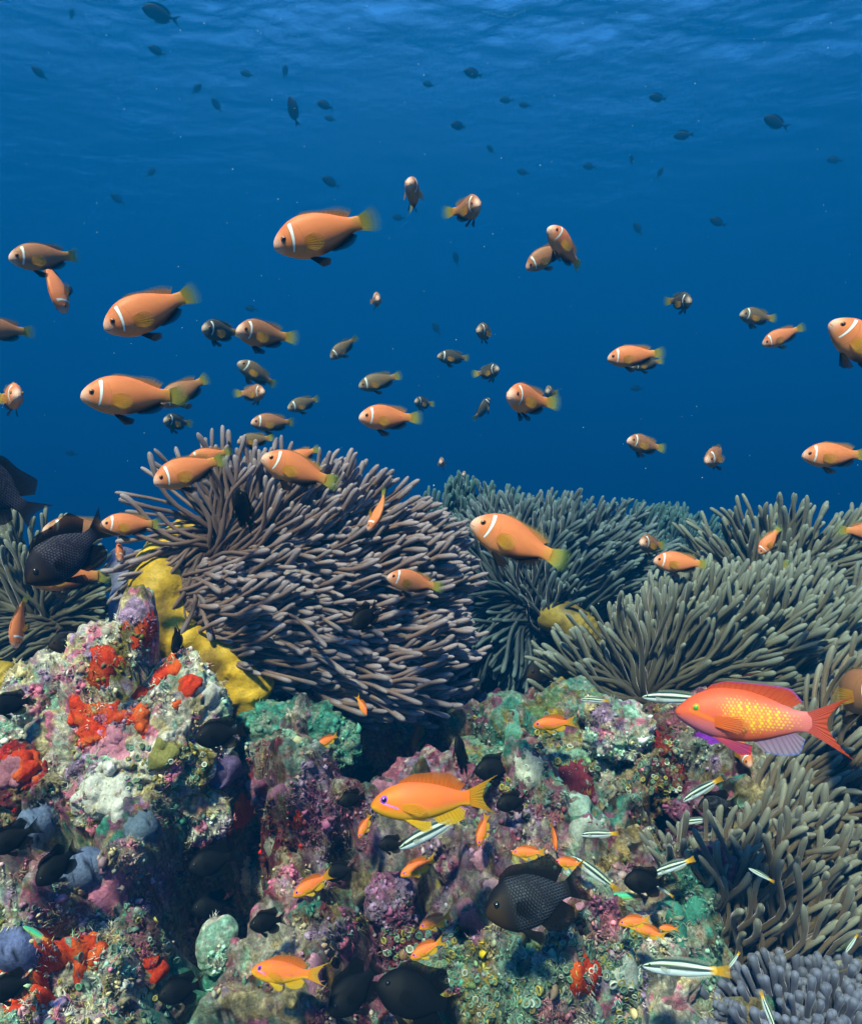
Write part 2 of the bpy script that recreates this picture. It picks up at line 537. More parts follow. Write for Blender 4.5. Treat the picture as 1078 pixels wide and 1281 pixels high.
boulder('hard_coral', 'mauve ball shaped coral head between two small orange fish', 'coral', [(488, 1128, 30, 34), (496, 1165, 22, 30)], .8, 'purple', 290, rough=.7, group=GR)
boulder('coral_rock', 'polyp covered green boulder right under the large black damselfish', 'rock', [(640, 1225, 100, 58), (570, 1235, 60, 44), (700, 1195, 60, 36)], .745, 'greenish', 300, sub=7, group=GR)
boulder('coral_rock', 'pale rock with an orange red patch at the bottom, right of the polyp boulder', 'rock', [(770, 1245, 66, 46), (820, 1235, 46, 38)], .735, 'pale', 310, group=GR)
boulder('hard_coral', 'smooth pale mint green coral lobe beside the dark hollow', 'coral', [(268, 1185, 22, 34), (282, 1165, 16, 20)], .76, 'mintpale', 320, rough=.35, fine=.4, group=GR)
boulder('coral_rock', 'pink rock with a round hole below the lower left orange fish', 'rock', [(350, 1268, 52, 34)], .725, 'rosy', 330, group=GR)
boulder('hard_coral', 'cream white flat coral lump under the orange fish with black neighbour', 'coral', [(372, 1148, 28, 17)], .79, 'pale', 340, rough=.6, group=GR)
boulder('coral_rock', 'knobbly pink and white lump left of the large black damselfish', 'rock', [(600, 1110, 32, 42), (575, 1085, 24, 26)], .83, 'rosy', 350, group=GR)
boulder('coral_rock', 'mauve crusted rock behind the large orange fish', 'rock', [(540, 975, 60, 32), (470, 1035, 36, 30)], .93, 'rosy', 360, group=GR)
boulder('coral_rock', 'purplish rock ledge below the teal coral head', 'rock', [(370, 985, 60, 36), (410, 1000, 40, 30)], .93, 'purple', 370, group=GR)
boulder('coral_rock', 'speckled olive rock shelf at the bottom left corner', 'rock', [(90, 1215, 110, 52), (170, 1250, 60, 40)], .74, 'base', 380, sub=7, group=GR)

boulder('coral_rock', 'shadowed dark rock carrying the teal anemones at the back', 'rock', [(720, 800, 150, 52), (600, 850, 90, 50), (830, 790, 110, 50)], 1.75, 'shadedark', 390, group=GR)  # its shadow is put into the dark pigments
boulder('coral_rock', 'shadowed rock under the tan green anemone at the right', 'rock', [(990, 850, 120, 50), (1060, 830, 80, 50)], 1.4, 'shadedark', 395, group=GR)
boulder('coral_rock', 'shadowed rock under the left anemone', 'rock', [(50, 860, 80, 36), (-20, 850, 60, 40)], 1.25, 'shadedark', 398, group=GR)

# ------------------------------------------------------------------ resting things on the reef
def _bvhs():
    out = []
    for o, V, F, N in REEF_PARTS:
        out.append((BVHTree.FromPolygons(V.tolist(), F.tolist()), o, V, F, N))
    return out
BV = _bvhs()
def hit(px, py):
    d = Vector(((px - 539) * K, 1, (640.5 - py) * K)).normalized()
    best = None
    for b in BV:
        h = b[0].ray_cast(Vector((0, 0, 0)), d)
        if h[0] is not None and (best is None or h[3] < best[0]):
            best = (h[3], np.array(h[0]), b)
    return best
def reef_Y(px, py, default=1.0):
    h = hit(px, py)
    return h[1][1] if h else default

def patch(name, label, cat, px, py, rpx, colour, seed, thick=.006, lace=.6, freq=55, mat=None, group=None, colour2=None, pores=False, smooth=0):
    """a crust that grows over the reef: the surface underneath, swollen where a ragged mask is positive"""
    h = hit(px, py)
    if not h: return None
    c, (bv, ob, V, F, N) = h[1], h[2]
    rr = rpx * K * c[1]
    dist = np.linalg.norm(V - c, axis=1)
    sel = dist < rr * 1.7
    P, n = V[sel], N[sel]
    if len(P) < 12: return None
    mask = 1 - (dist[sel] / rr) ** 2 * .9 + lace * fbm(P, freq, 4, seed) - lace * .25
    idx = np.full(len(V), -1); idx[sel] = np.arange(sel.sum())
    full = np.zeros(len(V)); full[sel] = mask
    Fs = F[(idx[F] >= 0).all(1)]
    Fs = Fs[(full[Fs] > -.15).any(1)]
    use = np.unique(Fs)
    if len(use) < 6: return None
    re = np.full(len(V), -1); re[use] = np.arange(len(use))
    mk = full[use]
    off = thick * sstep(-.02, .5, mk) + .0016 * sstep(-.05, .08, mk) - .0022
    off += .0016 * vnoise(V[use], 120, seed + 3) * (mk > 0)
    Q = V[use] + N[use] * off[:, None]
    Fq = re[Fs]
    for _ in range(smooth):
        acc = np.zeros_like(Q); cnt = np.zeros(len(Q))
        cen = Q[Fq].mean(1)
        for k in range(Fq.shape[1]):
            np.add.at(acc, Fq[:, k], cen); np.add.at(cnt, Fq[:, k], 1)
        S = acc / np.maximum(cnt, 1)[:, None]
        keep = sstep(-.05, .2, mk)[:, None]
        Q = Q * (1 - keep) + S * keep
    C = np.tile(np.array(colour), (len(Q), 1)) * (1 + .22 * fbm(Q, 60, 3, seed + 5))[:, None]
    if colour2 is not None:
        w = sstep(.0, .5, vnoise(Q, 50, seed + 9))[:, None]
        C = C * (1 - w) + np.array(colour2) * w
    if pores:
        f, _, _ = worley(Q, 105, seed + 7)
        C = C * np.where(f < .27, .08, 1.0)[:, None]
    o = link(name, make_mesh(name, Q - c, re[Fs], mat or M_SPONGE, np.clip(C, .004, .8)))
    o.location = c
    tag(o, label, cat, group)
    return o

RED = (.50, .035, .008)
GS = 'bright red sponge crusts'
for i, (px, py, r, lab) in enumerate([
        (128, 832, 30, 'red sponge crust round the upper left shoulder of the tall pink mound'),
        (180, 790, 24, 'red sponge crust on the narrow spire beside the yellow column'),
        (110, 903, 33, 'largest red sponge crust low on the left flank of the tall mound'),
        (160, 900, 24, 'red sponge crust on the middle face of the tall mound'),
        (206, 838, 22, 'red sponge crust right of the spire foot, below the yellow column'),
        (240, 858, 14, 'small red sponge blotch at the right shoulder of the tall mound'),
        (222, 886, 11, 'tiny red sponge dab low on the right side of the tall mound'),
        (172, 868, 12, 'small red sponge dab in the middle of the tall mound'),
        (50, 1218, 52, 'big scarlet sponge crust spreading over the lower left rock shelf'),
        (108, 1190, 28, 'scarlet sponge crust up and right of the biggest one on the shelf'),
        (200, 1214, 22, 'red sponge crust at the right end of the lower left shelf'),
        (14, 1192, 20, 'red sponge crust touching the left picture edge on the shelf'),
        (303, 1018, 24, 'dim orange red sponge in the hollow left of the large orange fish'),
        (372, 1028, 14, 'small glowing orange red sponge in the hollow below the ledge'),
        (736, 1222, 30, 'orange red sponge on the pale rock at the bottom right'),
        (30, 950, 26, 'deep red sponge smear on the brown rock at the left edge')]):
    patch('red_sponge', lab, 'sponge', px, py, r, RED, 400 + i * 5, thick=.003, lace=.42 if i in (8, 9, 10, 14) else 1.0, freq=56, group=GS, colour2=(.56, .09, .015))
GB = 'smooth blue grey sponges'
for i, (px, py, r, c, lab) in enumerate([
        (48, 1036, 34, (.13, .17, .28), 'upright blue grey sponge lobe with dark pores at the left'),
        (110, 1078, 32, (.11, .14, .24), 'spreading blue grey sponge web right of the black damselfish'),
        (182, 1040, 22, (.10, .14, .2), 'thin grey blue sponge finger under the white mound foot'),
        (42, 1186, 44, (.10, .12, .25), 'wide slate blue sponge sheet above the scarlet crust'),
        (182, 1138, 17, (.09, .06, .15), 'dark purple sponge lobe above the hollow'),
        (275, 966, 22, (.09, .06, .14), 'dark violet sponge fold right of the tall mound')]):
    patch('blue_sponge', lab, 'sponge', px, py, r, c, 600 + i * 5, thick=.021, lace=.5, freq=22, group=GB, pores=i < 4, smooth=7)
GA = 'small coloured crusts on the reef'
for i, (px, py, r, c, lab, nm) in enumerate([
        (560, 1010, 34, (0.3, 0.13, 0.2), 'mauve crust under the tail of the largest orange fish', 'mauve_crust'),
        (600, 1065, 26, (0.46, 0.22, 0.3), 'rosy crust left of the yellow crust above the large damselfish', 'pink_crust'),
        (420, 1090, 30, (0.24, 0.09, 0.15), 'dark rose crust behind the slim black damselfish', 'mauve_crust'),
        (470, 1210, 34, (0.3, 0.12, 0.2), 'plum crust above the touching pair of black damselfish', 'mauve_crust'),
        (395, 1215, 26, (0.42, 0.2, 0.27), 'pink crust right of the lower left orange fish', 'pink_crust'),
        (590, 1150, 26, (0.36, 0.16, 0.2), 'rose crust left under the chin of the largest black damselfish', 'pink_crust'),
        (720, 975, 30, (0.15, 0.02, 0.035), 'wine red crust in the dark pit of the green hummock', 'maroon_crust'),
        (660, 960, 24, (0.44, 0.46, 0.38), 'pale sandy crust on the face of the green hummock', 'white_crust'),
        (150, 1110, 34, (0.44, 0.15, 0.24), 'magenta pink crust left of the dark hollow', 'pink_crust'),
        (190, 1090, 26, (0.28, 0.1, 0.18), 'mauve crust at the left lip of the dark hollow', 'mauve_crust'),
        (320, 1110, 30, (0.5, 0.45, 0.36), 'cream crust at the right lip of the dark hollow', 'white_crust'),
        (790, 1210, 30, (0.46, 0.5, 0.46), 'whitish crust on the pale rock at the bottom right', 'white_crust'),
        (700, 1130, 26, (0.4, 0.2, 0.28), 'pink crust under the tail of the largest black damselfish', 'pink_crust'),
        (15, 960, 24, (0.4, 0.15, 0.2), 'dull pink crust at the left edge under the knobby rock', 'pink_crust'),
        (345, 985, 30, (0.22, 0.09, 0.15), 'plum crust on the ledge below the teal coral', 'mauve_crust'),
        (495, 985, 30, (0.36, 0.15, 0.22), 'rose crust above the snout of the largest orange fish', 'pink_crust'),
        (640, 905, 26, (0.14, 0.36, 0.28), 'sea green crust left of the small orange fish on the hummock', 'green_crust'),
        (735, 1000, 26, (0.3, 0.42, 0.36), 'mint crust on the right face of the green hummock', 'mint_crust'),
        (150, 935, 28, (.5, .2, .28), 'pink coralline crust below the largest red crust of the mound', 'pink_crust'),
        (205, 815, 18, (.5, .22, .32), 'rose pink crust beside the little black fish under the yellow column', 'pink_crust'),
        (270, 860, 24, (.6, .57, .52), 'chalk white crust at the foot of the yellow column', 'white_crust'),
        (655, 1005, 28, (.34, .24, .36), 'lilac crust left of the dark pit in the green hummock', 'lilac_crust'),
        (625, 1105, 24, (.42, .25, .3), 'pale pink crust left of the large black damselfish', 'pink_crust'),
        (650, 1082, 18, (.42, .38, .14), 'dull yellow crust above the large black damselfish', 'yellow_crust'),
        (200, 945, 22, (.22, .2, .06), 'mustard crust on the right flank of the tall mound', 'yellow_crust'),
        (130, 1000, 40, (.52, .5, .46), 'broad whitish crust on the lower face of the tall mound', 'white_crust'),
        (740, 1035, 26, (.42, .48, .44), 'greyish white crust under the striped wrasse right of the hummock', 'white_crust'),
        (545, 1100, 16, (.4, .3, .05), 'small ochre crust right of the mauve ball coral', 'yellow_crust'),
        (795, 1172, 14, (.2, .5, .4), 'small mint crust right of the twin orange fish', 'mint_crust'),
        (850, 1150, 34, (.05, .22, .17), 'green algal crust left of the big brown anemone', 'green_crust'),
        (290, 900, 18, (.6, .57, .54), 'white crust on the ledge right of the mound summit', 'white_crust'),
        (430, 1015, 30, (.3, .12, .2), 'dull rose crust behind the snout of the large orange fish', 'pink_crust'),
        (335, 1060, 22, (.4, .37, .3), 'cream crust right of the black hollow', 'white_crust')]):
    patch(nm, lab, 'crust', px, py, r, c, 700 + i * 5, thick=.004, lace=.8, freq=50, smooth=2, group=GA, colour2=tuple(q * .75 for q in c))

def scatter_points(px0, py0, px1, py1, n, rs, ragged=None, cols=False):
    out = []
    for _ in range(n):
        px, py = rs.uniform(px0, px1), rs.uniform(py0, py1)
        if ragged and ragged(px, py): continue
        h = hit(px, py)
        if not h: continue
        bv, ob, V, F, N = h[2]
        co, nn, fi, dd = bv.find_nearest(Vector(h[1]))
        if nn is None: continue
        nn = np.array(nn)
        if nn @ h[1] > 0: nn = -nn
        out.append((h[1], nn, PIG[id(V)][F[fi][0]]) if cols else (h[1], nn))
    return out

def build_polyps():
    """rings of little green cups: a mat of button polyps nobody could count"""
    rs = np.random.default_rng(5)
    pts = (scatter_points(555, 1150, 800, 1281, 760, rs, lambda x, y: vnoise(np.array([[x, y, 0.]]), .02, 3)[0] < -.1)
           + scatter_points(585, 870, 760, 1010, 420, rs, lambda x, y: vnoise(np.array([[x, y, 0.]]), .022, 8)[0] < .05)
           + scatter_points(480, 1160, 570, 1240, 170, rs) + scatter_points(780, 925, 850, 1000, 100, rs) + scatter_points(20, 1130, 220, 1281, 150, rs)
           + scatter_points(150, 930, 260, 990, 70, rs))
    seg = 9
    ang = np.linspace(0, 2 * np.pi, seg, endpoint=False)
    prof = [(.7, -.8), (.85, .35), (1.0, .62), (.9, .74), (.62, .62), (.38, .42), (.0001, .5)]
    Vs, Fs, Cs, k = [], [], [], 0
    gf = grid_faces(len(prof), seg, True)
    for p, n in pts:
        r = rs.uniform(.0017, .0034) * (1 if rs.random() < .85 else 1.4)
        t = np.cross(n, [0.3, .9, .2]); t /= np.linalg.norm(t); b = np.cross(n, t)
        n2 = n + rs.normal(0, .22, 3); n2 /= np.linalg.norm(n2)
        for (rr, hh) in prof:
            Vs.append(p + n2 * hh * r + (np.cos(ang)[:, None] * t + np.sin(ang)[:, None] * b) * rr * r)
        g = np.array([.17, .30, .24]) * rs.uniform(.45, 1.15) + rs.normal(0, .02, 3)
        if rs.random() < .22: g = np.array([.42, .36, .08]) * rs.uniform(.6, 1.2)
        if rs.random() < .12: g = np.array([.55, .6, .55]) * rs.uniform(.7, 1.2)
        cols = [g * .5, g * .7, g * .95, g * 1.0, g * .6, np.array([.07, .08, .04]), np.array([.2, .2, .08])]
        Cs.append(np.repeat(np.array(cols), seg, 0))
        Fs.append(gf + k); k += len(prof) * seg
    o = link('button_polyps', make_mesh('button_polyps', np.concatenate(Vs), np.concatenate(Fs), M_POLYP, np.clip(np.concatenate(Cs), .005, .9)))
    tag(o, 'mat of small green ringed polyps covering the reef rock', 'polyps', kind='stuff')
build_polyps()

def build_growth():
    """nodules, crumbs and turf tufts that roughen all of the reef"""
    rs = np.random.default_rng(9)
    pts = scatter_points(0, 770, 900, 1281, 12000, rs, cols=True)
    D, F0 = ICO[1]
    pal = np.array([PAL[q] for q in 'white cream pink mauve mauve maroon teal mint olive olive brown yellow lilac tan green dark'.split()])
    Vs, Fs, Cs, k = [], [], [], 0
    for p, n, base in pts:
        if vnoise(p[None], 24, 91)[0] + .5 * vnoise(p[None], 60, 92)[0] < -.05: continue
        c = base * rs.uniform(.55, 1.7)
        if rs.random() < .14: c = .5 * c + .5 * pal[rs.integers(0, len(pal))] * rs.uniform(.6, 1.1)
        if rs.random() < .5:
            r = rs.uniform(.0008, .0028) if rs.random() < .95 else rs.uniform(.003, .0055)
            V = D * (1 + rs.normal(0, .32, (len(D), 1))) * r * rs.uniform(.7, 1.3, 3) + p + n * r * .3
            Vs.append(V); Fs.append(F0 + k); k += len(V)
            Cs.append(np.tile(c, (len(V), 1)) * (1 + rs.normal(0, .15, (len(V), 1))))
        else:
            for j in range(rs.integers(4, 8)):      # tuft of turf blades, three-sided
                d = n + rs.normal(0, .55, 3); d /= np.linalg.norm(d)
                t = np.cross(d, rs.normal(0, 1, 3)); t /= np.linalg.norm(t); b = np.cross(d, t)
                L = rs.uniform(.003, .009); w = rs.uniform(.0004, .0009)
                q = p + rs.normal(0, .0015, 3)
                V = np.array([q + t * w, q - .5 * t * w + .87 * b * w, q - .5 * t * w - .87 * b * w, q + d * L])
                Vs.append(V); Fs.append(np.array([[0, 1, 3], [1, 2, 3], [2, 0, 3]]) + k); k += 4
                Cs.append(np.array([c * .7, c * .7, c * .7, c * 1.2]))
    o = link('reef_turf', make_mesh('reef_turf', np.concatenate(Vs), np.concatenate(Fs), M_POLYP, np.clip(np.concatenate(Cs), .004, .85)))
    tag(o, 'nodules, crumbs and short algal turf growing over the reef', 'algae', kind='stuff')
build_growth()

# ------------------------------------------------------------------ sea anemones
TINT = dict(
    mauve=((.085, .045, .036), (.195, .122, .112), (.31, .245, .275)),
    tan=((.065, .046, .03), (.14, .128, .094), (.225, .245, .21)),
    teal=((.014, .034, .036), (.03, .075, .078), (.075, .155, .16)),  # greenish, plus the flash fall-off on the back anemones put into the colour
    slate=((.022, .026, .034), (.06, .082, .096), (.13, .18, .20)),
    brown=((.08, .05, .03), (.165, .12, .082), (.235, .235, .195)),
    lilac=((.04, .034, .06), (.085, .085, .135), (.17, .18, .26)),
    dark=((.008, .016, .02), (.016, .036, .042), (.04, .08, .09)))  # deep shade under and beside the mauve anemone put into the colour

def direction(px, py, anchors):
    a = np.array(anchors, float)
    d2 = (px[:, None] - a[None, :, 0]) ** 2 + (py[:, None] - a[None, :, 1]) ** 2
    w = 1 / (d2 + 150) ** 1.4
    t = np.radians(a[:, 2])
    vx, vz = (w * np.cos(t)).sum(1), (w * np.sin(t)).sum(1)
    l = np.sqrt(vx ** 2 + vz ** 2) + 1e-9
    return vx / l, vz / l

def tubes(paths, rad, sides=7):
    """paths (N,M,3), rad (N,M) -> verts (N,M*sides,3), faces of one tube"""
    N, M, _ = paths.shape
    T = np.gradient(paths, axis=1)
    T /= np.linalg.norm(T, axis=2, keepdims=True) + 1e-12
    ref = np.tile(np.array([.31, .9, .3]), (N, M, 1))
    U = np.cross(T, ref); U /= np.linalg.norm(U, axis=2, keepdims=True) + 1e-9
    W = np.cross(T, U)
    a = np.linspace(0, 2 * np.pi, sides, endpoint=False)
    V = paths[:, :, None, :] + rad[:, :, None, None] * (np.cos(a)[None, None, :, None] * U[:, :, None, :] + np.sin(a)[None, None, :, None] * W[:, :, None, :])
    return V.reshape(N, M * sides, 3), grid_faces(M, sides, True)

def sweep(pts, rads, ys, sides=30, n=60, wrinkle=.12, seed=0, flat=1.0):
    """a fleshy tube through photo points at given depths"""
    P = np.array([at(x, y, Y) for (x, y), Y in zip(pts, ys)])
    u = np.linspace(0, 1, len(pts)); t = np.linspace(0, 1, n)
    C = np.stack([pchip(u, P[:, k], t) for k in range(3)], 1)
    r = pchip(u, np.array([q * K * Y for q, Y in zip(rads, ys)]), t)
    r *= np.sqrt(np.clip(np.minimum(t, 1 - t) / .06, 0, 1)) * .999 + .001
    V, F = tubes(C[None], r[None], sides)
    V = V[0]
    cen = np.repeat(C, sides, 0)
    off = V - cen
    tl = np.repeat(t, sides)
    fold = fbm(V, 22, 3, seed) * wrinkle * .8 - .75 * wrinkle * sstep(.25, .7, tl) * np.abs(np.sin(tl * 34 + 1.6 * vnoise(V, 26, seed + 2))) ** .6 + .3 * wrinkle
    V = cen + off * (1 + fold)[:, None] * np.array([1, flat, 1])
    return V, F

N_TENT_PARTS = 100
ANEM = []
def anemone(label, Y, lobes, anchors, len_px, rad_px, count, tint, seed, depth=.75, lift=.34, wig=.12, comb=.34, face_min=-.25, column=None, stray=.75, group='sea anemones of the reef'):
    """lobes [(px,py,rx,ry,dY)] : bodies the tentacles root on; anchors: combing directions"""
    rs = np.random.default_rng(seed)
    base = at(lobes[0][0], lobes[0][1] + lobes[0][3], Y + .03)
    root = empty('sea_anemone', base)
    tag(root, label, 'sea anemone', group)
    els = []
    for (px, py, rx, ry, dY) in lobes:
        c = at(px, py, Y + dY)
        ax = np.array([rx, .5 * (rx + ry) * depth, ry]) * K * (Y + dY)
        els.append((c, ax))
    area = np.array([a[0] * a[2] for _, a in els]); share = area / area.sum()
    PR, NR = [], []
    for (c, ax), sh in zip(els, share):
        n = int(count * sh * 3.4)
        i = np.arange(n) + .5
        z = 1 - 2 * i / n; ph = i * 2.399963
        D = np.stack([np.sqrt(1 - z * z) * np.cos(ph), np.sqrt(1 - z * z) * np.sin(ph), z], 1) + rs.normal(0, .06, (n, 3))
        D /= np.linalg.norm(D, axis=1, keepdims=True)
        p = c + D * ax
        nn = D / ax; nn /= np.linalg.norm(nn, axis=1, keepdims=True)
        facing = -(nn * (p / np.linalg.norm(p, axis=1, keepdims=True))).sum(1)
        ok = facing > face_min
        for (c2, ax2) in els:
            if c2 is not c:
                ok &= ((((p - c2) / ax2) ** 2).sum(1) > .93)
        PR.append(p[ok]); NR.append(nn[ok])
    P, Nn = np.concatenate(PR), np.concatenate(NR)
    N = len(P)
    px = P[:, 0] / (K * P[:, 1]) + 539; py = 640.5 - P[:, 2] / (K * P[:, 1])
    dx, dz = direction(px, py, anchors)
    ang = rs.normal(0, .12 * stray, N) + .45 * vnoise(np.stack([px, py, np.zeros(N)], 1), .018, seed)
    dx, dz = dx * np.cos(ang) - dz * np.sin(ang), dx * np.sin(ang) + dz * np.cos(ang)
    d = np.stack([dx, rs.normal(-.05, .16, N), dz], 1)
    M = 13
    L = 1.22 * len_px * K * Y * rs.uniform(.66, 1.25, N)
    t = np.concatenate([np.linspace(0, .93, M - 4), [.965, .985, .997, 1.0]])
    lf = lift * rs.uniform(.25, 1.3, N)
    endd = rs.normal(0, .24 * stray, (N, 3)) + np.array([0, 0, .05])
    sidev = np.cross(d, Nn); sidev /= np.linalg.norm(sidev, axis=1, keepdims=True) + 1e-9
    phase, fq = rs.uniform(0, 6.28, N), rs.uniform(3, 8, N)
    p = P - Nn * .003
    path = [p]
    for k in range(M - 1):
        tm = .5 * (t[k] + t[k + 1])
        fb = np.full(len(p), 1e9); nb = np.zeros_like(p)
        for (c, ax) in els:
            g = (p - c) / ax
            f_ = (g * g).sum(1)
            gn = g / ax; gn /= np.linalg.norm(gn, axis=1, keepdims=True) + 1e-9
            lt = f_ < fb
            fb = np.where(lt, f_, fb); nb = np.where(lt[:, None], gn, nb)
        inward = np.minimum((d * nb).sum(1), 0) * np.clip(1.6 - .55 * fb, 0, 1)
        w0 = max(0, 1 - tm / .2)
        v = d - inward[:, None] * nb + nb * (comb * 2.2 * w0 + lf * (.35 + .9 * tm) + .5 * (fb < 1.02))[:, None]
        v = v + sidev * (wig * 3.2 * np.sin(phase + tm * fq))[:, None] + endd * max(0, tm - .4) * 1.5
        v /= np.linalg.norm(v, axis=1, keepdims=True)
        p = p + v * ((t[k + 1] - t[k]) * L)[:, None]
        path.append(p)
    path = np.stack(path, 1)
    prof = np.concatenate([np.interp(np.linspace(0, .93, M - 4), [0, .3, .7, .84, .93], [1.05, .92, .80, .98, 1.12]), [.98, .74, .40, .03]])
    rad = .74 * rad_px * K * Y * rs.uniform(.82, 1.18, N)[:, None] * prof[None]
    V, F1 = tubes(path, rad, 7)
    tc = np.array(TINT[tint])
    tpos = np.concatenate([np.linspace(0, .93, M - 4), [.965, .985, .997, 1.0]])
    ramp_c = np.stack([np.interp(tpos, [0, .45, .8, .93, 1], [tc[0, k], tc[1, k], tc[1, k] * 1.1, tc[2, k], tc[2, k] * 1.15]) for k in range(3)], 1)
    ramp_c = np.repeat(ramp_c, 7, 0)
    var = rs.uniform(.78, 1.22, N)
    # pick the hundred that show largest: long on the picture and not buried behind the body
    pp = path[:, -1]; qq = path[:, 5]
    ex = np.hypot(pp[:, 0] / pp[:, 1] - qq[:, 0] / qq[:, 1], pp[:, 2] / pp[:, 1] - qq[:, 2] / qq[:, 1])
    vis = -(Nn * (P / np.linalg.norm(P, axis=1, keepdims=True))).sum(1)
    tx, ty = pp[:, 0] / (K * pp[:, 1]) + 539, 640.5 - pp[:, 2] / (K * pp[:, 1])
    inside = (tx > 0) & (tx < PW) & (ty < PH)
    score = ex * np.clip(vis + .35, 0.02, 1) * np.where(inside, 1, .05) * (1 - .5 * (pp[:, 1] - pp[:, 1].min()) / (np.ptp(pp[:, 1]) + 1e-6))
    order = np.argsort(-score)
    big, rest = order[:N_TENT_PARTS], order[N_TENT_PARTS:]
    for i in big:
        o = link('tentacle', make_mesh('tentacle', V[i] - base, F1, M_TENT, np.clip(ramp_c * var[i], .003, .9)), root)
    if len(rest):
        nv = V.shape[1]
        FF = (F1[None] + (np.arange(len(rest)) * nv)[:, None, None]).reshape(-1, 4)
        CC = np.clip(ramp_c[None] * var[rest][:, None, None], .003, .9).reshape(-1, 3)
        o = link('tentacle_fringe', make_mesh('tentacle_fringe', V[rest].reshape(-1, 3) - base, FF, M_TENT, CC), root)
        o['kind'] = 'stuff'
    # the fleshy disc they root on
    D, F0 = ICO[5]
    Vs, Fs, k = [], [], 0
    for (c, ax) in els:
        q = D * ax * .985
        q = q * (1 + .05 * fbm(q + c, 30, 3, seed))[:, None] + c
        Vs.append(q); Fs.append(F0 + k); k += len(q)
    Q = np.concatenate(Vs)
    o = link('oral_disc', make_mesh('oral_disc', Q - base, np.concatenate(Fs), M_FLESH, np.tile(np.array(tc[0]) * .8, (len(Q), 1)) * (1 + .3 * fbm(Q, 40, 3, seed))[:, None]), root)
    if column:
        for (pts, rads, ys, c, wr) in column:
            q, f = sweep(pts, rads, ys, wrinkle=wr, seed=seed)
            cc = np.tile(np.array(c), (len(q), 1)) * (1 + .28 * fbm(q, 35, 4, seed + 4))[:, None]
            w = (sstep(.15, .5, fbm(q, 24, 3, seed + 6)) * .75)[:, None]
            cc = cc * (1 - w) + cc * np.array([.38, .36, .6]) * w
            link('column', make_mesh('column', q - base, f, M_FLESH, np.clip(cc, .004, .9)), root)
    return root

YEL = (.52, .31, .018)
anemone('huge mauve brown anemone with a yellow column, tentacles swept to the right', 1.06,
        [(308, 758, 84, 70, 0), (284, 694, 54, 36, 0), (408, 748, 78, 72, .02), (366, 716, 84, 44, .03), (444, 842, 44, 42, -.02), (375, 800, 64, 40, 0)],
        [(160, 640, 160), (178, 690, 235), (205, 690, 250), (200, 600, 145), (245, 575, 135), (300, 570, 115), (350, 600, 98), (290, 630, 130), (240, 660, 215), (225, 740, 6), (240, 800, -4), (300, 720, 10), (300, 770, 2), (340, 820, -6),
         (360, 720, 20), (350, 690, 38), (380, 770, 4), (400, 850, -8), (300, 680, 70),
         (400, 610, 72), (440, 620, 52), (480, 650, 34), (500, 690, 22), (540, 740, 8), (550, 800, 0), (480, 830, -3), (440, 800, 2), (430, 870, -6), (520, 880, -4),
         (415, 750, 10), (420, 690, 28), (400, 660, 50)],
        90, 4.0, 2700, 'mauve', 21, depth=.5, comb=.14, lift=.17, wig=.12, stray=.6,
        column=[([(262, 650), (226, 678), (204, 712), (200, 752), (226, 792), (262, 822), (298, 846), (312, 876), (316, 894)], [16, 24, 34, 42, 42, 38, 38, 30, 8], [1.12, 1.09, 1.06, 1.035, 1.03, 1.03, 1.03, 1.03, 1.04], YEL, .26),
                ([(380, 800), (420, 838), (450, 855)], [30, 32, 24], [1.12, 1.08, 1.1], (.34, .22, .03), .1),
                ([(150, 690), (158, 740), (150, 790), (158, 830)], [16, 17, 18, 16], [1.2, 1.12, 1.1, 1.1], (.12, .12, .2), .22)])
anemone('dark teal brush like anemone behind the biggest anemonefish, tentacles straight up', 1.62,
        [(588, 728, 60, 58, 0), (570, 790, 56, 60, 0), (648, 735, 46, 54, .02)],
        [(515, 650, 112), (550, 620, 98), (590, 610, 90), (640, 610, 82), (680, 640, 62), (520, 760, 105), (600, 740, 88), (660, 700, 55), (560, 820, 100)],
        58, 2.9, 1100, 'teal', 22, depth=.55, comb=.26)
anemone('furthest teal anemone on the right, its fuzzy top against open water', 2.0,
        [(775, 722, 74, 34, 0), (838, 724, 40, 30, .05), (715, 712, 36, 28, .04)],
        [(700, 640, 105), (730, 630, 95), (770, 630, 85), (850, 650, 62), (800, 700, 60), (880, 690, 30), (740, 720, 120)],
        50, 2.6, 1000, 'teal', 23, depth=.55, comb=.26)
anemone('bluish brown anemone with a dull yellow column in the middle of the reef', 1.36,
        [(668, 742, 72, 46, 0), (735, 735, 50, 38, .02), (600, 750, 26, 40, .02)],
        [(585, 690, 118), (630, 690, 102), (690, 690, 84), (740, 710, 52), (775, 750, 18), (590, 770, 140), (640, 780, 235), (690, 740, 60), (770, 780, -10)],
        66, 3.1, 950, 'slate', 24, depth=.55, comb=.26,
        column=[([(680, 762), (718, 782), (748, 808)], [22, 24, 18], [1.33, 1.3, 1.3], (.27, .19, .03), .1)])
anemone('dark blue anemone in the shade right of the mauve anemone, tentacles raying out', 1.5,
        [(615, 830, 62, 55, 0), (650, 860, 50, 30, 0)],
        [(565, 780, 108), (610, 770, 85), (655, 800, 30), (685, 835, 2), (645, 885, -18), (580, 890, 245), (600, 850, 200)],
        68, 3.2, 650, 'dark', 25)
anemone('tan green anemone at the right with two anemonefish over its centre', 1.34,
        [(960, 780, 62, 52, 0), (1050, 770, 58, 52, .03)],
        [(880, 700, 148), (905, 680, 122), (940, 670, 104), (980, 670, 82), (1030, 680, 55), (1070, 700, 40), (1060, 740, 22), (1000, 770, -5), (900, 745, 172), (960, 700, 85)],
        82, 3.5, 950, 'tan', 26, depth=.55, comb=.26)
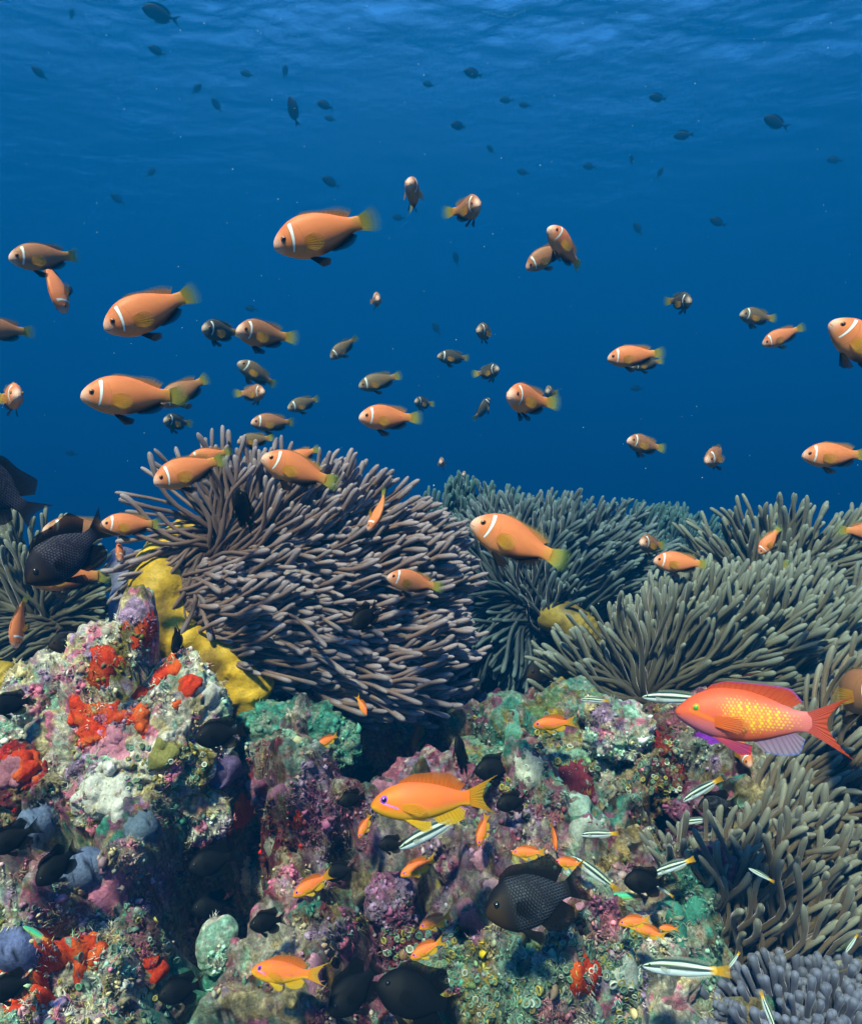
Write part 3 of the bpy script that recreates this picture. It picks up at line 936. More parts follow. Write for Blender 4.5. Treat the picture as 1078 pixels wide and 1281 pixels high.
anemone('broad tan anemone behind the red and yellow fish, tentacles leaning up right', 1.08,
        [(886, 876, 80, 50, 0), (826, 886, 46, 34, -.01), (945, 850, 48, 42, .02)],
        [(720, 870, 140), (745, 815, 112), (790, 770, 92), (850, 750, 72), (920, 750, 52), (965, 785, 42), (900, 830, 50), (850, 830, 62), (765, 892, 165), (830, 925, -62), (800, 925, -90), (870, 915, -50), (960, 850, 25), (820, 820, 85)],
        96, 4.1, 1700, 'tan', 27, depth=.55, comb=.25,
        column=[([(868, 905), (888, 928), (912, 946), (942, 962), (958, 978)], [14, 22, 24, 20, 10], [1.0, .96, .93, .92, .94], (.30, .03, .48), .08)])
anemone('tan anemone cut by the right edge above the red and yellow fish', 1.12,
        [(1070, 862, 44, 50, 0), (1088, 830, 46, 42, .03)],
        [(1000, 780, 125), (1030, 760, 90), (1060, 760, 70), (1078, 800, 45), (1000, 850, 170), (1060, 830, 60), (1010, 890, 200)],
        82, 3.7, 520, 'tan', 28, depth=.55, comb=.26)
anemone('small dark slate anemone below the tail of the red and yellow fish', 1.1,
        [(975, 965, 48, 26, 0)],
        [(925, 950, 190), (960, 940, 120), (1000, 945, 60), (1010, 975, -15), (960, 985, 230)],
        50, 3.2, 330, 'slate', 29)
anemone('big brown anemone with long loose tentacles filling the lower right', .84,
        [(1075, 1060, 84, 120, 0), (985, 1140, 74, 46, -.01), (1020, 1110, 84, 84, -.01), (930, 1150, 44, 36, -.03), (965, 1195, 66, 36, -.03), (1045, 1180, 70, 46, -.02)],
        [(905, 1100, 30), (950, 1030, 40), (1000, 970, 52), (1050, 930, 66), (920, 1140, 40), (980, 1160, 52), (1050, 1150, 46), (880, 1170, 120), (900, 1195, 75), (1060, 1020, 52), (990, 1090, 34), (1000, 1200, 62), (870, 1190, 190), (1070, 1100, 40)],
        128, 4.6, 2300, 'brown', 30, lift=.32, wig=.17, stray=.65, depth=.5, comb=.22)
anemone('grey lilac anemone with short thick tentacles at the bottom right corner', .74,
        [(985, 1310, 92, 42, 0), (1060, 1305, 60, 45, .01)],
        [(880, 1240, 150), (920, 1225, 118), (970, 1220, 96), (1020, 1220, 82), (1070, 1230, 60), (870, 1275, 175)],
        54, 6.3, 460, 'lilac', 31, lift=.9)
anemone('tan teal anemone at the left edge behind the large black damselfish', 1.17,
        [(52, 808, 54, 54, 0), (16, 780, 46, 50, .02), (36, 848, 52, 36, 0)],
        [(15, 715, 105), (70, 705, 75), (115, 700, 48), (135, 755, 18), (135, 800, -5), (15, 860, 235), (60, 880, 255), (100, 860, -45), (0, 750, 170), (70, 740, 60), (60, 800, 210), (95, 780, 8)],
        76, 3.7, 900, 'tan', 32, depth=.55, comb=.26,
        column=[([(-40, 835), (0, 850), (22, 870)], [30, 26, 14], [1.14, 1.1, 1.1], (.4, .26, .03), .12)])
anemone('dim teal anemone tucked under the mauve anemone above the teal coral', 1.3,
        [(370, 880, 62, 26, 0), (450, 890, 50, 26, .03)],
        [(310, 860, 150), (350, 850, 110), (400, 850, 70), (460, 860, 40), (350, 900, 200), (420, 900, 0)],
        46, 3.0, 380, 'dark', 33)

# ------------------------------------------------------------------ fish
def scales(x, z, nx, nz):
    """overlapping scale lattice: 0 at the edges, 1 in the middle of a scale"""
    u, v = x * nx, z * nz
    r = np.floor(v); uu = u + .5 * (r % 2)
    fx, fz = uu - np.floor(uu) - .5, v - r - .5
    return np.clip(1 - (np.abs(fx) * 1.2 + np.abs(fz) * 1.2), 0, 1)

def lerp(a, b, w):
    return a * (1 - w[:, None]) + np.array(b) * w[:, None]

def col_anemonefish(x, zn, z, variant):
    base = dict(orange=(.71, .215, .076), dusky=(.17, .115, .06), brown=(.36, .155, .07), dark=(.075, .062, .042))[variant]  # brown, dusky and dark put the strobe's fall-off with distance into the skin colour
    c = np.tile(np.array(base), (len(x), 1))
    c = lerp(c, np.array(base) * np.array([.78, .72, .8]), sstep(.35, .95, zn) * .8)           # redder back
    c = lerp(c, np.minimum(np.array(base) * np.array([1.1, 1.5, 1.6]), .8), sstep(-.1, -.8, zn) * sstep(.6, .35, x) * .6)
    c = lerp(c, (.74, .46, .38) if variant in ('orange', 'brown') else (.42, .32, .27), sstep(.15, .01, x) * .9)       # pale snout
    c = lerp(c, (.55, .27, .05) if variant in ('orange', 'brown') else np.array((.40, .20, .05)), sstep(.84, 1.0, x) * .75)    # yellowish tail stalk
    c = lerp(c, (.02, .014, .014), sstep(-.5, -.95, zn) * sstep(.42, .55, x) * sstep(.98, .86, x) * .95)   # black belly behind the vent
    if len(x) > 10000:
        c = c * (.93 + .13 * scales(x, z, 40, 46) * sstep(.24, .34, x))[:, None]
    bar = .222 + .055 * zn * .6 - .03 * (zn ** 2)
    hw = .012 + .007 * zn
    d = np.abs(x - bar)
    inb = (zn > -.62) & (zn < .86)
    c = lerp(c, np.array(base) * .3, np.where(inb, sstep(.016, .0, d - hw), 0) * .8)
    c = lerp(c, (.80, .86, .90), np.where(inb, sstep(.006, -.002, d - hw), 0))
    c = lerp(c, np.array(base) * .35, sstep(.007, .0, np.abs(z + .012 + .25 * x)) * (x < .055) * (x > .004) * .8)      # mouth line
    c = lerp(c, np.array(base) * .6, sstep(.012, .0, np.abs(x - (.335 - .08 * zn ** 2))) * (np.abs(zn) < .75) * .4)    # gill cover
    return c

def col_damsel(x, zn, z, variant):
    b = dict(black=(.004, .004, .005), scaly=(.007, .007, .010), violet=(.010, .008, .016))[variant]
    c = np.tile(np.array(b), (len(x), 1))
    if variant != 'black':
        s = scales(x, z, 27, 34)
        body = sstep(.27, .36, x) * sstep(1.0, .88, x)
        c = lerp(c, (.075, .068, .10) if variant == 'violet' else (.05, .058, .08), sstep(.35, .05, s) * body * (.75 + .5 * sstep(.2, .8, np.abs(np.sin(x * 9 + z * 7)))))  # bluish scale edges, with their sheen put into the colour
        c = lerp(c, (.05, .028, .010), sstep(.33, .1, x) * .55 * sstep(.7, .4, zn))
    return c

def col_anthias(x, zn, z, variant):
    c = np.tile(np.array((.80, .175, .012)), (len(x), 1))
    c = lerp(c, (.62, .13, .02), sstep(.3, 1.0, zn) * .6)
    s = scales(x, z, 46, 62)
    c = lerp(c, (.58, .12, .16), sstep(.32, .08, s) * sstep(.22, .34, x) * sstep(1.0, .85, x) * .75)
    c = lerp(c, (.72, .40, .015), sstep(-.25, -.9, zn) * .9)
    c = lerp(c, (.74, .40, .02), sstep(.12, .0, x) * sstep(.3, -.5, zn) * .9)
    line = .02 - (x - .1) * .42
    c = lerp(c, (.50, .20, .62), sstep(.012, .004, np.abs(z - line)) * (x > .10) * (x < .27))
    return c

def col_male(x, zn, z, variant):
    c = np.tile(np.array((.64, .11, .05)), (len(x), 1))
    c = lerp(c, (.60, .085, .03), sstep(.3, .95, zn) * .8)
    c = lerp(c, (.58, .16, .24), sstep(-.15, -.8, zn) * sstep(.5, .2, x))
    c = lerp(c, (.50, .16, .20), sstep(.6, .95, x) * .6)
    c = lerp(c, (.66, .28, .06), sstep(.30, .5, x) * sstep(.97, .65, x) * sstep(.75, .2, np.abs(zn + .05)) * .55)
    u, v = x * 33, z * 42
    r = np.floor(v); uu = u + .5 * (r % 2)
    dd = np.hypot(uu - np.floor(uu) - .5, (v - r - .5) * .9)
    spot = .35 * sstep(.27, .46, x) * sstep(1.0, .78, x) * sstep(.85, .4, np.abs(zn + .02)) * (.8 + .35 * np.sin(r * 12.99 + np.floor(uu) * 78.2))
    c = lerp(c, (.80, .58, .015), sstep(0, .12, spot - dd + .04) * .92)
    line = .03 - (x - .1) * .38
    c = lerp(c, (.78, .16, .02), sstep(.022, .008, np.abs(z - line)) * (x > .11) * (x < .36))
    c = lerp(c, (.35, .05, .05), sstep(.006, 0, np.abs(z + .02 - .1 * x)) * (x < .05))
    return c

def col_wrasse(x, zn, z, variant):
    c = np.tile(np.array((.66, .74, .74)), (len(x), 1))
    c = lerp(c, (.012, .035, .035), sstep(.05, -.02, np.abs(zn - .02 + .12 * (x - .4)) - .27))
    c = lerp(c, (.48, .58, .42), sstep(.04, -.02, np.abs(zn - .48) - .15) * .9)
    c = lerp(c, (.02, .05, .045), sstep(.62, .72, zn))
    c = lerp(c, (.28, .42, .62), sstep(-.25, -.55, zn) * .35)
    c = lerp(c, (.62, .34, .02), sstep(.86, .98, x))
    return c

def col_green(x, zn, z, variant):
    c = np.tile(np.array((.05, .42, .24)), (len(x), 1))
    c = lerp(c, (.30, .50, .12), sstep(.1, -.7, zn) * .8)
    c = lerp(c, (.62, .20, .05), sstep(.80, .95, x))
    return c

def col_surgeon(x, zn, z, variant):
    return np.tile(np.array((.006, .008, .012)), (len(x), 1))

SPEC = {}
SPEC['anemonefish'] = dict(tl=1.24, prof=[(0, 0, -.004, .0), (.012, .045, -.04, .034), (.035, .083, -.068, .056), (.08, .128, -.1, .08), (.15, .178, -.145, .102), (.25, .226, -.19, .118), (.36, .246, -.214, .12),
    (.5, .236, -.212, .108), (.65, .192, -.178, .084), (.8, .125, -.115, .05), (.9, .088, -.078, .03), (1.0, .08, -.072, .014)], color=col_anemonefish, eye=(.128, .058, .036, 'amber'))
SPEC['damselfish'] = dict(tl=1.26, prof=[(0, 0, -.004, 0), (.012, .045, -.04, .03), (.04, .1, -.08, .055), (.1, .17, -.14, .085), (.2, .245, -.215, .11), (.34, .295, -.27, .12), (.5, .285, -.268, .108),
    (.66, .235, -.225, .084), (.8, .15, -.145, .052), (.9, .095, -.092, .03), (1.0, .088, -.085, .014)], color=col_damsel, eye=(.15, .06, .04, 'dark'))
SPEC['anthias'] = dict(tl=1.34, prof=[(0, 0, -.004, 0), (.015, .03, -.035, .028), (.05, .07, -.065, .05), (.12, .12, -.105, .075), (.22, .165, -.142, .09), (.35, .188, -.165, .095), (.5, .178, -.165, .088),
    (.66, .148, -.138, .068), (.8, .105, -.1, .042), (.92, .072, -.068, .024), (1.0, .07, -.066, .012)], color=col_anthias, eye=(.135, .042, .040, 'violet'))
SPEC['male_anthias'] = dict(tl=1.30, prof=[(0, 0, -.004, 0), (.015, .03, -.035, .028), (.05, .065, -.065, .05), (.12, .125, -.11, .078), (.22, .18, -.155, .095), (.36, .215, -.185, .102), (.5, .21, -.187, .095),
    (.66, .172, -.158, .072), (.8, .118, -.112, .044), (.92, .08, -.078, .024), (1.0, .078, -.076, .012)], color=col_male, eye=(.165, .045, .033, 'green'))
SPEC['wrasse'] = dict(tl=1.17, prof=[(0, 0, -.003, 0), (.012, .018, -.018, .014), (.05, .042, -.04, .03), (.14, .075, -.068, .048), (.3, .1, -.09, .06), (.5, .102, -.094, .06), (.7, .085, -.08, .046),
    (.85, .062, -.06, .028), (1.0, .05, -.05, .01)], color=col_wrasse, eye=(.1, .018, .018, 'dark'))
SPEC['green_wrasse'] = dict(SPEC['wrasse'], color=col_green)
SPEC['surgeonfish'] = dict(tl=1.24, prof=[(0, 0, -.004, 0), (.02, .04, -.045, .025), (.07, .11, -.1, .045), (.18, .19, -.175, .065), (.35, .235, -.225, .075), (.55, .215, -.21, .065), (.75, .14, -.138, .042),
    (.9, .058, -.056, .02), (1.0, .04, -.04, .01)], color=col_surgeon, eye=None)

def polyline(pts, n):
    p = np.array(pts, float); u = np.linspace(0, 1, len(p)); t = np.linspace(0, 1, n)
    return np.stack([pchip(u, p[:, k], t) for k in range(p.shape[1])], 1)

def fin_grid(base, tip, nu, nv, rays, ripple):
    B, T = polyline(base, nu), polyline(tip, nu)
    v = np.linspace(0, 1, nv)[None, :, None]
    P = B[:, None] * (1 - v) + T[:, None] * v
    u = np.linspace(0, 1, nu)[:, None] * np.ones((1, nv)); vv = v[0, :, 0][None] * np.ones((nu, 1))
    P[:, :, 1] += ripple * np.sin(u * rays * 6.283) * vv
    # notched rim between the rays
    return P.reshape(-1, 3), u.ravel(), vv.ravel(), grid_faces(nu, nv)

def m(pts):            # median fin: (x,z) -> (x,0,z)
    return [(a, 0.0, b) for a, b in pts]

def fins_for(sp, var):
    """name, base, tip, rays, colour(u,v)->rgba"""
    ray = lambda u, n: .78 + .22 * (np.cos(u * n * 6.283) > -.2)
    def shade(c0, c1, a0, a1, n, rim=None, p=1.0):
        c0, c1 = np.array(c0), np.array(c1)
        def f(u, v):
            w = (v ** p)[:, None]
            c = (c0 * (1 - w) + c1 * w) * ray(u, n)[:, None]
            if rim is not None:
                r = sstep(.86, .97, v)[:, None]
                c = c * (1 - r) + np.array(rim) * r
            a = a0 + (a1 - a0) * sstep(.25, 1.0, v)
            return np.concatenate([np.clip(c, .003, .9), a[:, None]], 1)
        return f
    out = []
    if sp == 'anemonefish':
        b = dict(orange=(.67, .22, .07), dusky=(.24, .14, .07), brown=(.48, .18, .09), dark=(.11, .075, .045))[var]  # fin colours carry the same dimming of farther fish
        bb = np.array(b)
        dk = (.012, .009, .010)
        out.append(('dorsal_fin', m([(.26, .20), (.40, .235), (.58, .20), (.74, .14), (.87, .088)]), m([(.29, .235), (.42, .275), (.60, .25), (.80, .235), (.95, .16)]), 15,
                    shade(bb * .95, (.25, .32, .10), 1, .15, 15, p=1.5)))
        out.append(('tail_fin', m([(.97, -.068), (.985, -.03), (.99, 0), (.985, .035), (.97, .075)]), m([(1.18, -.14), (1.225, -.08), (1.235, 0), (1.225, .085), (1.18, .15)]), 13,
                    shade((.56, .30, .03), (.22, .42, .11), 1, .06, 13, p=.7)))
        out.append(('anal_fin', m([(.58, -.185), (.70, -.155), (.80, -.108), (.88, -.08)]), m([(.64, -.215), (.76, -.215), (.87, -.18), (.93, -.115)]), 9, shade(dk, dk, 1, .6, 9)))
        out.append(('pelvic_fin', [(.34, .025, -.20), (.37, .03, -.205), (.41, .035, -.205)], [(.46, .075, -.335), (.54, .085, -.325), (.57, .07, -.27)], 5, shade(dk, dk, 1, .75, 5)))
        out.append(('pectoral_fin', [(.335, .113, .02), (.33, .116, -.03), (.335, .11, -.085)], [(.45, .165, .045), (.52, .19, .015), (.55, .197, -.05), (.52, .188, -.115), (.44, .165, -.145)], 8,
                    shade((.54, .22, .03), (.50, .33, .02), .9, .3, 8)))
    elif sp == 'damselfish':
        k = dict(black=(.003, .003, .004), scaly=(.004, .004, .006), violet=(.006, .005, .009))[var]
        out.append(('dorsal_fin', m([(.22, .235), (.42, .275), (.62, .23), (.78, .15), (.88, .098)]), m([(.27, .335), (.44, .40), (.64, .38), (.88, .40), (1.0, .22)]), 15, shade(k, k, 1, .9, 15)))
        out.append(('tail_fin', m([(.97, -.08), (.985, -.03), (.99, 0), (.985, .03), (.97, .082)]), m([(1.27, -.23), (1.19, -.11), (1.15, 0), (1.19, .11), (1.27, .235)]), 11, shade(k, k, 1, .75, 11)))
        out.append(('anal_fin', m([(.56, -.24), (.70, -.19), (.80, -.14), (.88, -.095)]), m([(.63, -.34), (.78, -.37), (.94, -.33), (.99, -.2)]), 9, shade(k, k, 1, .9, 9)))
        out.append(('pelvic_fin', [(.32, .03, -.25), (.35, .035, -.255), (.39, .035, -.255)], [(.50, .06, -.44), (.55, .07, -.40), (.56, .06, -.33)], 5, shade(k, k, 1, .85, 5)))
        out.append(('pectoral_fin', [(.33, .115, .02), (.33, .118, -.03), (.335, .113, -.09)], [(.46, .15, .05), (.53, .168, .01), (.56, .175, -.06), (.53, .168, -.13), (.45, .15, -.16)], 8, shade(k, k, .6, .2, 8)))
    elif sp == 'anthias':
        out.append(('dorsal_fin', m([(.26, .16), (.42, .178), (.60, .155), (.78, .105), (.90, .075)]), m([(.31, .215), (.45, .262), (.62, .265), (.82, .235), (.97, .125)]), 17, shade((.70, .15, .012), (.45, .12, .02), 1, .8, 17)))
        out.append(('tail_fin', m([(.97, -.064), (.985, -.03), (.99, 0), (.985, .03), (.97, .068)]), m([(1.37, -.19), (1.23, -.12), (1.16, 0), (1.23, .12), (1.37, .20)]), 13, shade((.72, .26, .012), (.62, .36, .02), 1, .75, 13)))
        out.append(('anal_fin', m([(.60, -.145), (.72, -.115), (.82, -.09), (.88, -.075)]), m([(.66, -.215), (.78, -.235), (.90, -.20), (.95, -.12)]), 9, shade((.70, .36, .012), (.66, .42, .02), 1, .8, 9)))
        out.append(('pelvic_fin', [(.32, .03, -.15), (.35, .035, -.155), (.38, .035, -.155)], [(.50, .06, -.28), (.58, .07, -.25), (.57, .06, -.19)], 5, shade((.72, .42, .012), (.68, .44, .03), 1, .8, 5)))
        out.append(('pectoral_fin', [(.30, .092, -.005), (.30, .094, -.03), (.305, .09, -.07)], [(.47, .12, -.02), (.53, .125, -.08), (.47, .115, -.14)], 8, shade((.76, .32, .012), (.74, .38, .02), .85, .4, 8)))
    elif sp == 'male_anthias':
        out.append(('dorsal_fin', m([(.22, .175), (.40, .21), (.58, .19), (.74, .14), (.86, .10)]), m([(.27, .225), (.42, .27), (.62, .265), (.84, .245), (.94, .15)]), 17, shade((.62, .10, .03), (.55, .06, .03), 1, .9, 17, rim=(.35, .10, .55))))
        out.append(('dorsal_filament', m([(.27, .225), (.275, .23), (.285, .235)]), m([(.60, .345), (.62, .352), (.64, .355)]), 1, shade((.6, .10, .03), (.55, .1, .05), 1, .8, 1)))
        out.append(('tail_fin', m([(.97, -.072), (.985, -.03), (.99, 0), (.985, .03), (.97, .074)]), m([(1.27, -.24), (1.18, -.15), (1.10, 0), (1.19, .14), (1.29, .21)]), 13, shade((.55, .09, .07), (.62, .08, .03), 1, .9, 13)))
        out.append(('anal_fin', m([(.58, -.17), (.72, -.135), (.82, -.105), (.88, -.085)]), m([(.66, -.25), (.78, -.265), (.90, -.24), (.95, -.13)]), 9, shade((.30, .18, .32), (.34, .26, .40), 1, .85, 9, rim=(.10, .20, .62))))
        out.append(('pelvic_fin', [(.28, .03, -.165), (.32, .035, -.17), (.36, .035, -.172)], [(.48, .055, -.285), (.56, .06, -.28), (.575, .055, -.21)], 5, shade((.52, .07, .10), (.34, .04, .18), 1, .92, 5, rim=(.58, .03, .05))))
        out.append(('pectoral_fin', [(.30, .099, -.01), (.30, .1, -.04), (.305, .096, -.09)], [(.50, .125, .0), (.55, .13, -.06), (.48, .12, -.13)], 8, shade((.78, .15, .02), (.70, .16, .06), .95, .5, 8)))
    elif sp in ('wrasse', 'green_wrasse'):
        y = (.62, .33, .02) if sp == 'wrasse' else (.55, .18, .04)
        g = (.05, .10, .09) if sp == 'wrasse' else (.06, .3, .2)
        out.append(('dorsal_fin', m([(.28, .09), (.5, .092), (.7, .075), (.88, .05)]), m([(.31, .135), (.52, .145), (.74, .13), (.93, .085)]), 13, shade(g, (.4, .45, .4), .9, .35, 13)))
        out.append(('tail_fin', m([(.97, -.045), (.985, -.02), (.985, .02), (.97, .045)]), m([(1.17, -.075), (1.16, -.03), (1.16, .03), (1.17, .078)]), 9, shade(y, y, 1, .55, 9)))
        out.append(('anal_fin', m([(.55, -.085), (.7, -.072), (.88, -.048)]), m([(.58, -.125), (.74, -.12), (.93, -.08)]), 9, shade((.45, .5, .5), (.4, .42, .3), .9, .35, 9)))
        out.append(('pectoral_fin', [(.24, .058, .01), (.24, .06, -.01), (.245, .058, -.035)], [(.35, .08, .005), (.38, .085, -.03), (.35, .08, -.07)], 6, shade((.5, .55, .55), (.5, .5, .4), .6, .2, 6)))
    elif sp == 'surgeonfish':
        k = (.006, .008, .012)
        out.append(('dorsal_fin', m([(.2, .18), (.45, .22), (.7, .15), (.87, .065)]), m([(.24, .25), (.48, .30), (.76, .245), (.93, .12)]), 9, shade(k, k, 1, .9, 9)))
        out.append(('tail_fin', m([(.97, -.036), (.985, 0), (.97, .036)]), m([(1.26, -.19), (1.13, 0), (1.26, .19)]), 9, shade(k, k, 1, .9, 9)))
        out.append(('anal_fin', m([(.42, -.21), (.66, -.165), (.87, -.065)]), m([(.46, -.29), (.74, -.25), (.93, -.12)]), 9, shade(k, k, 1, .9, 9)))
    return out

X0 = .5                     # body point that sits on the fish's origin
def bend_pts(V, b):
    """curl the body sideways behind the head; b = angle of the tail stalk in radians"""
    if abs(b) < 1e-4: return V
    xs = np.linspace(-.1, 1.6, 400)
    th = b * np.clip((xs - .28) / .72, 0, 1.25) ** 1.25
    dx = xs[1] - xs[0]
    cx = np.concatenate([[0], np.cumsum(np.cos(th[:-1]) * dx)]) - .1
    cy = np.concatenate([[0], np.cumsum(np.sin(th[:-1]) * dx)])
    x = V[:, 0]
    T = np.interp(x, xs, th)
    out = V.copy()
    out[:, 0] = np.interp(x, xs, cx) - V[:, 1] * np.sin(T)
    out[:, 1] = np.interp(x, xs, cy) + V[:, 1] * np.cos(T)
    return out

_fish_cache = {}
def fish_meshes(sp, var, b, res):
    key = (sp, var, round(b, 2), res)
    if key in _fish_cache: return _fish_cache[key]
    S = SPEC[sp]
    nr, ns = {0: (26, 16), 1: (80, 44), 2: (230, 110)}[res]
    u = np.linspace(0, 1, nr); x = u ** 1.35
    pr = np.array(S['prof'])
    top, bot, wid = (pchip(pr[:, 0], pr[:, k], x) for k in (1, 2, 3))
    th = np.linspace(0, 2 * np.pi, ns, endpoint=False)
    mid, hh = (top + bot) / 2, (top - bot) / 2
    sy, sz = np.cos(th), np.sin(th)
    yy = np.sign(sy) * np.abs(sy) ** 1.12
    V = np.stack([np.repeat(x[:, None], ns, 1), wid[:, None] * yy[None], mid[:, None] + hh[:, None] * sz[None]], -1).reshape(-1, 3)
    F = grid_faces(nr, ns, True)
    X, Z = V[:, 0].copy(), V[:, 2].copy()
    zn = np.tile(sz, nr)
    C = S['color'](X, zn, Z, var)
    rs = np.random.default_rng(5)
    C = np.clip(C, .002, .9)
    if sp in ('damselfish', 'anthias', 'male_anthias') and res > 0:
        n = (27, 34) if sp == 'damselfish' else (46, 62)
        s = scales(X, Z, *n) * sstep(.26, .36, X) * sstep(1.0, .9, X)
        V[:, 1] *= 1 + .035 * s
    V[:, 0] -= 0
    V = bend_pts(V, b); V[:, 0] -= X0
    dark = sp in ('damselfish', 'surgeonfish')
    me = make_mesh(sp + '_body', V, F, M_DARKFISH if dark else M_FISH, C)
    parts = [('body', me, None)]
    for (nm, ba, ti, rays, cf) in fins_for(sp, var):
        nu, nv = (rays * (4 if res else 2) + 1, 9 if res else 5)
        paired = nm in ('pelvic_fin', 'pectoral_fin')
        for sgn in ((1, -1) if paired else (1,)):
            P, uu, vv, Ff = fin_grid(ba, ti, max(nu, 5), nv, rays, .0035)
            P[:, 1] *= sgn
            P = bend_pts(P, b * (1.12 if nm == 'tail_fin' else 1)); P[:, 0] -= X0
            parts.append((nm, make_mesh(sp + '_' + nm, P, Ff, M_FIN, cf(uu, vv)), None))
    if S['eye'] and res > 0:
        ex, ez, er, kind = S['eye']
        D, F0 = ICO[2]
        w = pchip(pr[:, 0], pr[:, 3], np.array([ex]))[0]
        mt, mb = pchip(pr[:, 0], pr[:, 1], np.array([ex]))[0], pchip(pr[:, 0], pr[:, 2], np.array([ex]))[0]
        q = (ez - (mt + mb) / 2) / ((mt - mb) / 2)
        wy = w * (1 - q * q) ** .56
        im = dict(amber=M_IRIS, dark=M_IRIS_DARK, violet=M_IRIS_VIOLET, green=M_IRIS_RING)[kind]
        pm = M_IRIS_GREEN if kind == 'green' else M_PUPIL
        for sgn in (1, -1):
            c = np.array([ex, sgn * (wy - .004), ez])
            E = D * np.array([er, er * .45, er]) + c
            Pp = D * np.array([er * .62, er * .3, er * .62]) + c + np.array([-.002, sgn * er * .27, -.001])
            E, Pp = bend_pts(E, b), bend_pts(Pp, b)
            E[:, 0] -= X0; Pp[:, 0] -= X0
            parts.append(('eye', make_mesh(sp + '_eye', E, F0, im), make_mesh(sp + '_pupil', Pp, F0, pm)))
    _fish_cache[key] = parts
    return parts

def fish(name, sp, label, group, px, py, ang, L, phi=0, Y=None, real=.095, var='orange', b=0.0, roll=0, res=None, back=False, gap=None):
    """px,py middle of the body; ang heading of the head on the picture; L length side-on in photo pixels; phi turn towards the viewer"""
    if Y is None and gap is not None:
        Y = reef_Y(px, py) - gap
    if Y is None:
        Y = real / (L * K)
    p = at(px, py, Y)
    v = Vector(p).normalized()
    r = v.cross(Vector((0, 0, 1))).normalized(); up = r.cross(v)
    a, f_ = R(ang), R(phi)
    f = (math.cos(f_) * (math.cos(a) * r + math.sin(a) * up) - math.sin(f_) * v).normalized()
    ref = -v if back else up
    z = (ref - ref.dot(f) * f).normalized()
    z = Matrix.Rotation(R(roll), 3, f) @ z
    x = -f
    y = z.cross(x)
    if b == 0.0 and sp != 'surgeonfish': b = [-.3, -.15, .15, .3, .1][int(px * 7 + py * 3) % 5]
    S = SPEC[sp]
    sl = L * K * Y / S['tl']
    Mx = Matrix((x, y, z)).transposed().to_4x4()
    root = empty(name, (0, 0, 0))
    root.matrix_world = Matrix.Translation(Vector(p)) @ Mx @ Matrix.Scale(sl, 4)
    tag(root, label, 'fish', group)
    if res is None:
        res = 0 if L < 34 else (2 if L >= 95 and sp == 'anemonefish' else 1)
    for nm, me, sub in fish_meshes(sp, var, b, res):
        if L < 34 and nm in ('pelvic_fin', 'pectoral_fin', 'anal_fin') and sp != 'surgeonfish': continue
        o = link(nm, me, root)
        if sub is not None:
            link('pupil', sub, o)
    return root

